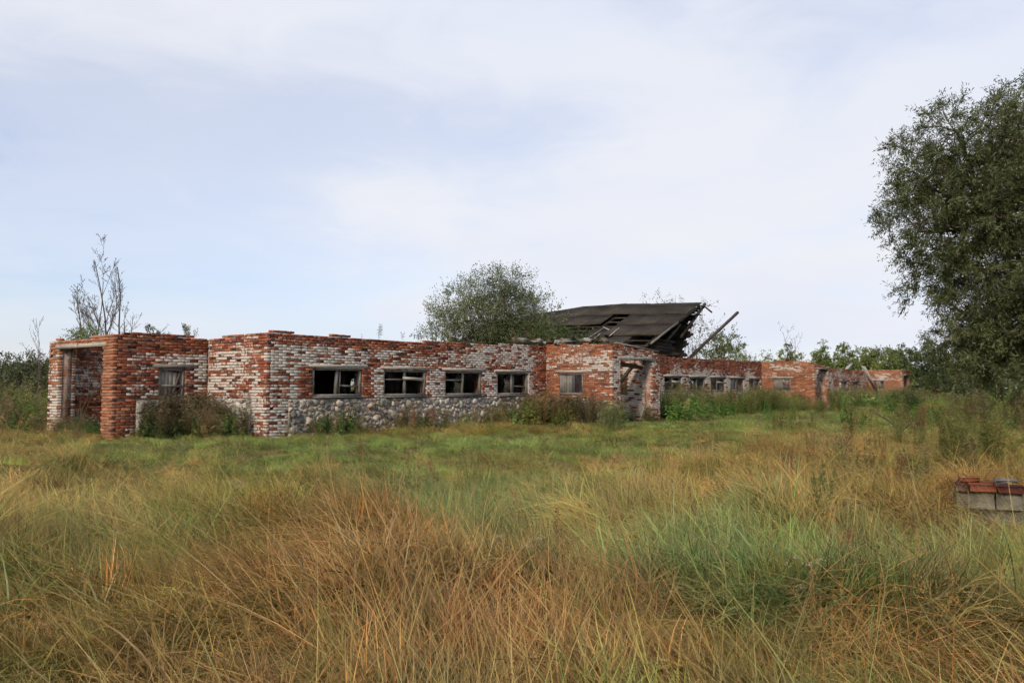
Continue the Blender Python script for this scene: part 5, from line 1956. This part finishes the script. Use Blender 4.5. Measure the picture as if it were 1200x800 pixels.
# thin weeds rooted on the wall tops
wr = np.random.default_rng(44)
P_, R_, S_, I_, T_ = [], [], [], [], []
for l0, l1, g, z, cnt, sc in ((3.5, 9.5, 0.2, 3.13, 9, 0.22), (9.5, 13.0, 0.2, 3.25, 8, 0.28), (-2.5, -0.2, 2.9, 3.0, 5, 0.18), (13.1, 13.1, -1.5, 3.3, 3, 0.25), (24.0, 35.0, 0.2, 3.2, 8, 0.3)):
    for _ in range(cnt):
        p = bw(wr.uniform(l0, l1), g + wr.uniform(-0.1, 0.1), z)
        P_.append(p)
        R_.append((wr.normal(0, 0.15), wr.normal(0, 0.15), wr.uniform(0, 6.28)))
        s_ = sc * wr.uniform(0.6, 1.5)
        S_.append((s_, s_, s_ * 1.3))
        I_.append(int(wr.choice([0, 1, 2, 9, 10, 12])))
        T_.append(np.array((1.3, 1.3, 1.1)) * wr.uniform(0.7, 1.2))
scatter("wall_top_weeds", np.array(P_), np.array(R_), np.array(S_), np.array(I_), np.array(T_), weed_col, "thin weeds rooted along the broken wall tops")

# ------------------------------------------------------------------ concrete stump with a brick course
stump = empty("concrete_stump", Vector((5.06, 8.88, 0.085)), "low weathered concrete block stump capped with red bricks in tall grass", "stump")
sr = np.random.default_rng(77)
yaw = math.radians(-24)
ex, ey = np.array([math.cos(yaw), math.sin(yaw), 0]), np.array([-math.sin(yaw), math.cos(yaw), 0])


def rough_box(cx_, cy_, z0, z1, w, d, mat, name, jit, seg=3, attrs=None):
    n = seg
    vs, idx = [], {}
    fs = []
    for face, (ax, sg) in enumerate([(a, s) for a in range(3) for s in (0, 1)]):
        for i in range(n):
            for j in range(n):
                q = []
                for (u, v) in ((i, j), (i + 1, j), (i + 1, j + 1), (i, j + 1)):
                    c = [0, 0, 0]
                    c[ax] = sg * n
                    o1, o2 = [k for k in range(3) if k != ax]
                    c[o1], c[o2] = u, v
                    key = tuple(c)
                    if key not in idx:
                        idx[key] = len(vs)
                        f = np.array(c) / n
                        corner = sum(1 for k in c if k in (0, n)) >= 2
                        sh = 0.985 if corner else 1.0
                        p = ex * (f[0] - 0.5) * w * sh + ey * (f[1] - 0.5) * d * sh + Zv * (f[2] - 0.5) * (z1 - z0) * sh
                        vs.append(p + sr.normal(0, jit, 3))
                    q.append(idx[key])
                fs.append(q if sg else q[::-1])
    o = mesh_obj(name, np.array(vs), np.array(fs), mat, stump, fattr=attrs(len(fs)) if attrs else None)
    o.location = Vector(ex * cx_ + ey * cy_ + Zv * (z0 + z1) / 2)
    return o


for k, (z0, z1) in enumerate(((-0.05, 0.245), (0.252, 0.43))):
    for s in (-1, 1):
        off = 0.06 if k else -0.05
        xa = -0.31 if s < 0 else off + 0.005
        xb = off - 0.005 if s < 0 else 0.31
        rough_box((xa + xb) / 2, 0, z0, z1, xb - xa, 0.36, MATS["mossy_concrete"], "concrete_block", 0.006)


def brick_attr(pz):
    def f(n):
        t = brick_tint(sr, 0.0) * 0.62
        return {"tint": np.repeat(t[None], n, 0), "paint": np.full(n, pz)}
    return f


for row, yy in enumerate((-0.118, 0.118)):
    x = -0.31 + 0.02 * row
    while x < 0.20:
        w = 0.25 if sr.random() < 0.6 else 0.12
        rough_box(x + w / 2, yy, 0.438 + sr.uniform(0, 0.006), 0.505 + sr.uniform(0, 0.008), w - 0.008, 0.225, MATS["brick"], "brick", 0.004, 2, brick_attr(sr.choice([0.1, 0.3, 0.55])))
        x += w + 0.006
rough_box(-0.16, 0.07, 0.517, 0.555, 0.20, 0.10, MATS["brick"], "brick", 0.006, 2, brick_attr(0.3))
rough_box(0.18, 0.02, 0.517, 0.550, 0.20, 0.13, MATS["mossy_concrete"], "rubble_piece", 0.012, 2)

# fallen branch in the meadow
r_ = np.random.default_rng(5)
pb = np.array([[11.4, 26.5, 0.95], [11.25, 25.4, 0.78], [11.0, 24.0, 0.62], [10.7, 22.8, 0.42], [10.4, 21.6, 0.25]])
v, f = tube_mesh([(pb, [0.018, 0.024, 0.03, 0.036, 0.04]), (np.array([[11.25, 25.4, 0.78], [10.9, 25.8, 0.95], [10.6, 26.0, 1.0]]), [0.014, 0.010, 0.006]),
                  (np.array([[10.7, 22.8, 0.42], [10.9, 22.4, 0.75], [10.95, 22.3, 0.9]]), [0.016, 0.012, 0.006])], 6)
fb = mesh_obj("fallen_branch", v - pb[-1], f, MATS["bark"], smooth=True)
fb.location = Vector(pb[-1])
tag(fb, "thin dead branch lying aslant in the grass before the willow", "branch")
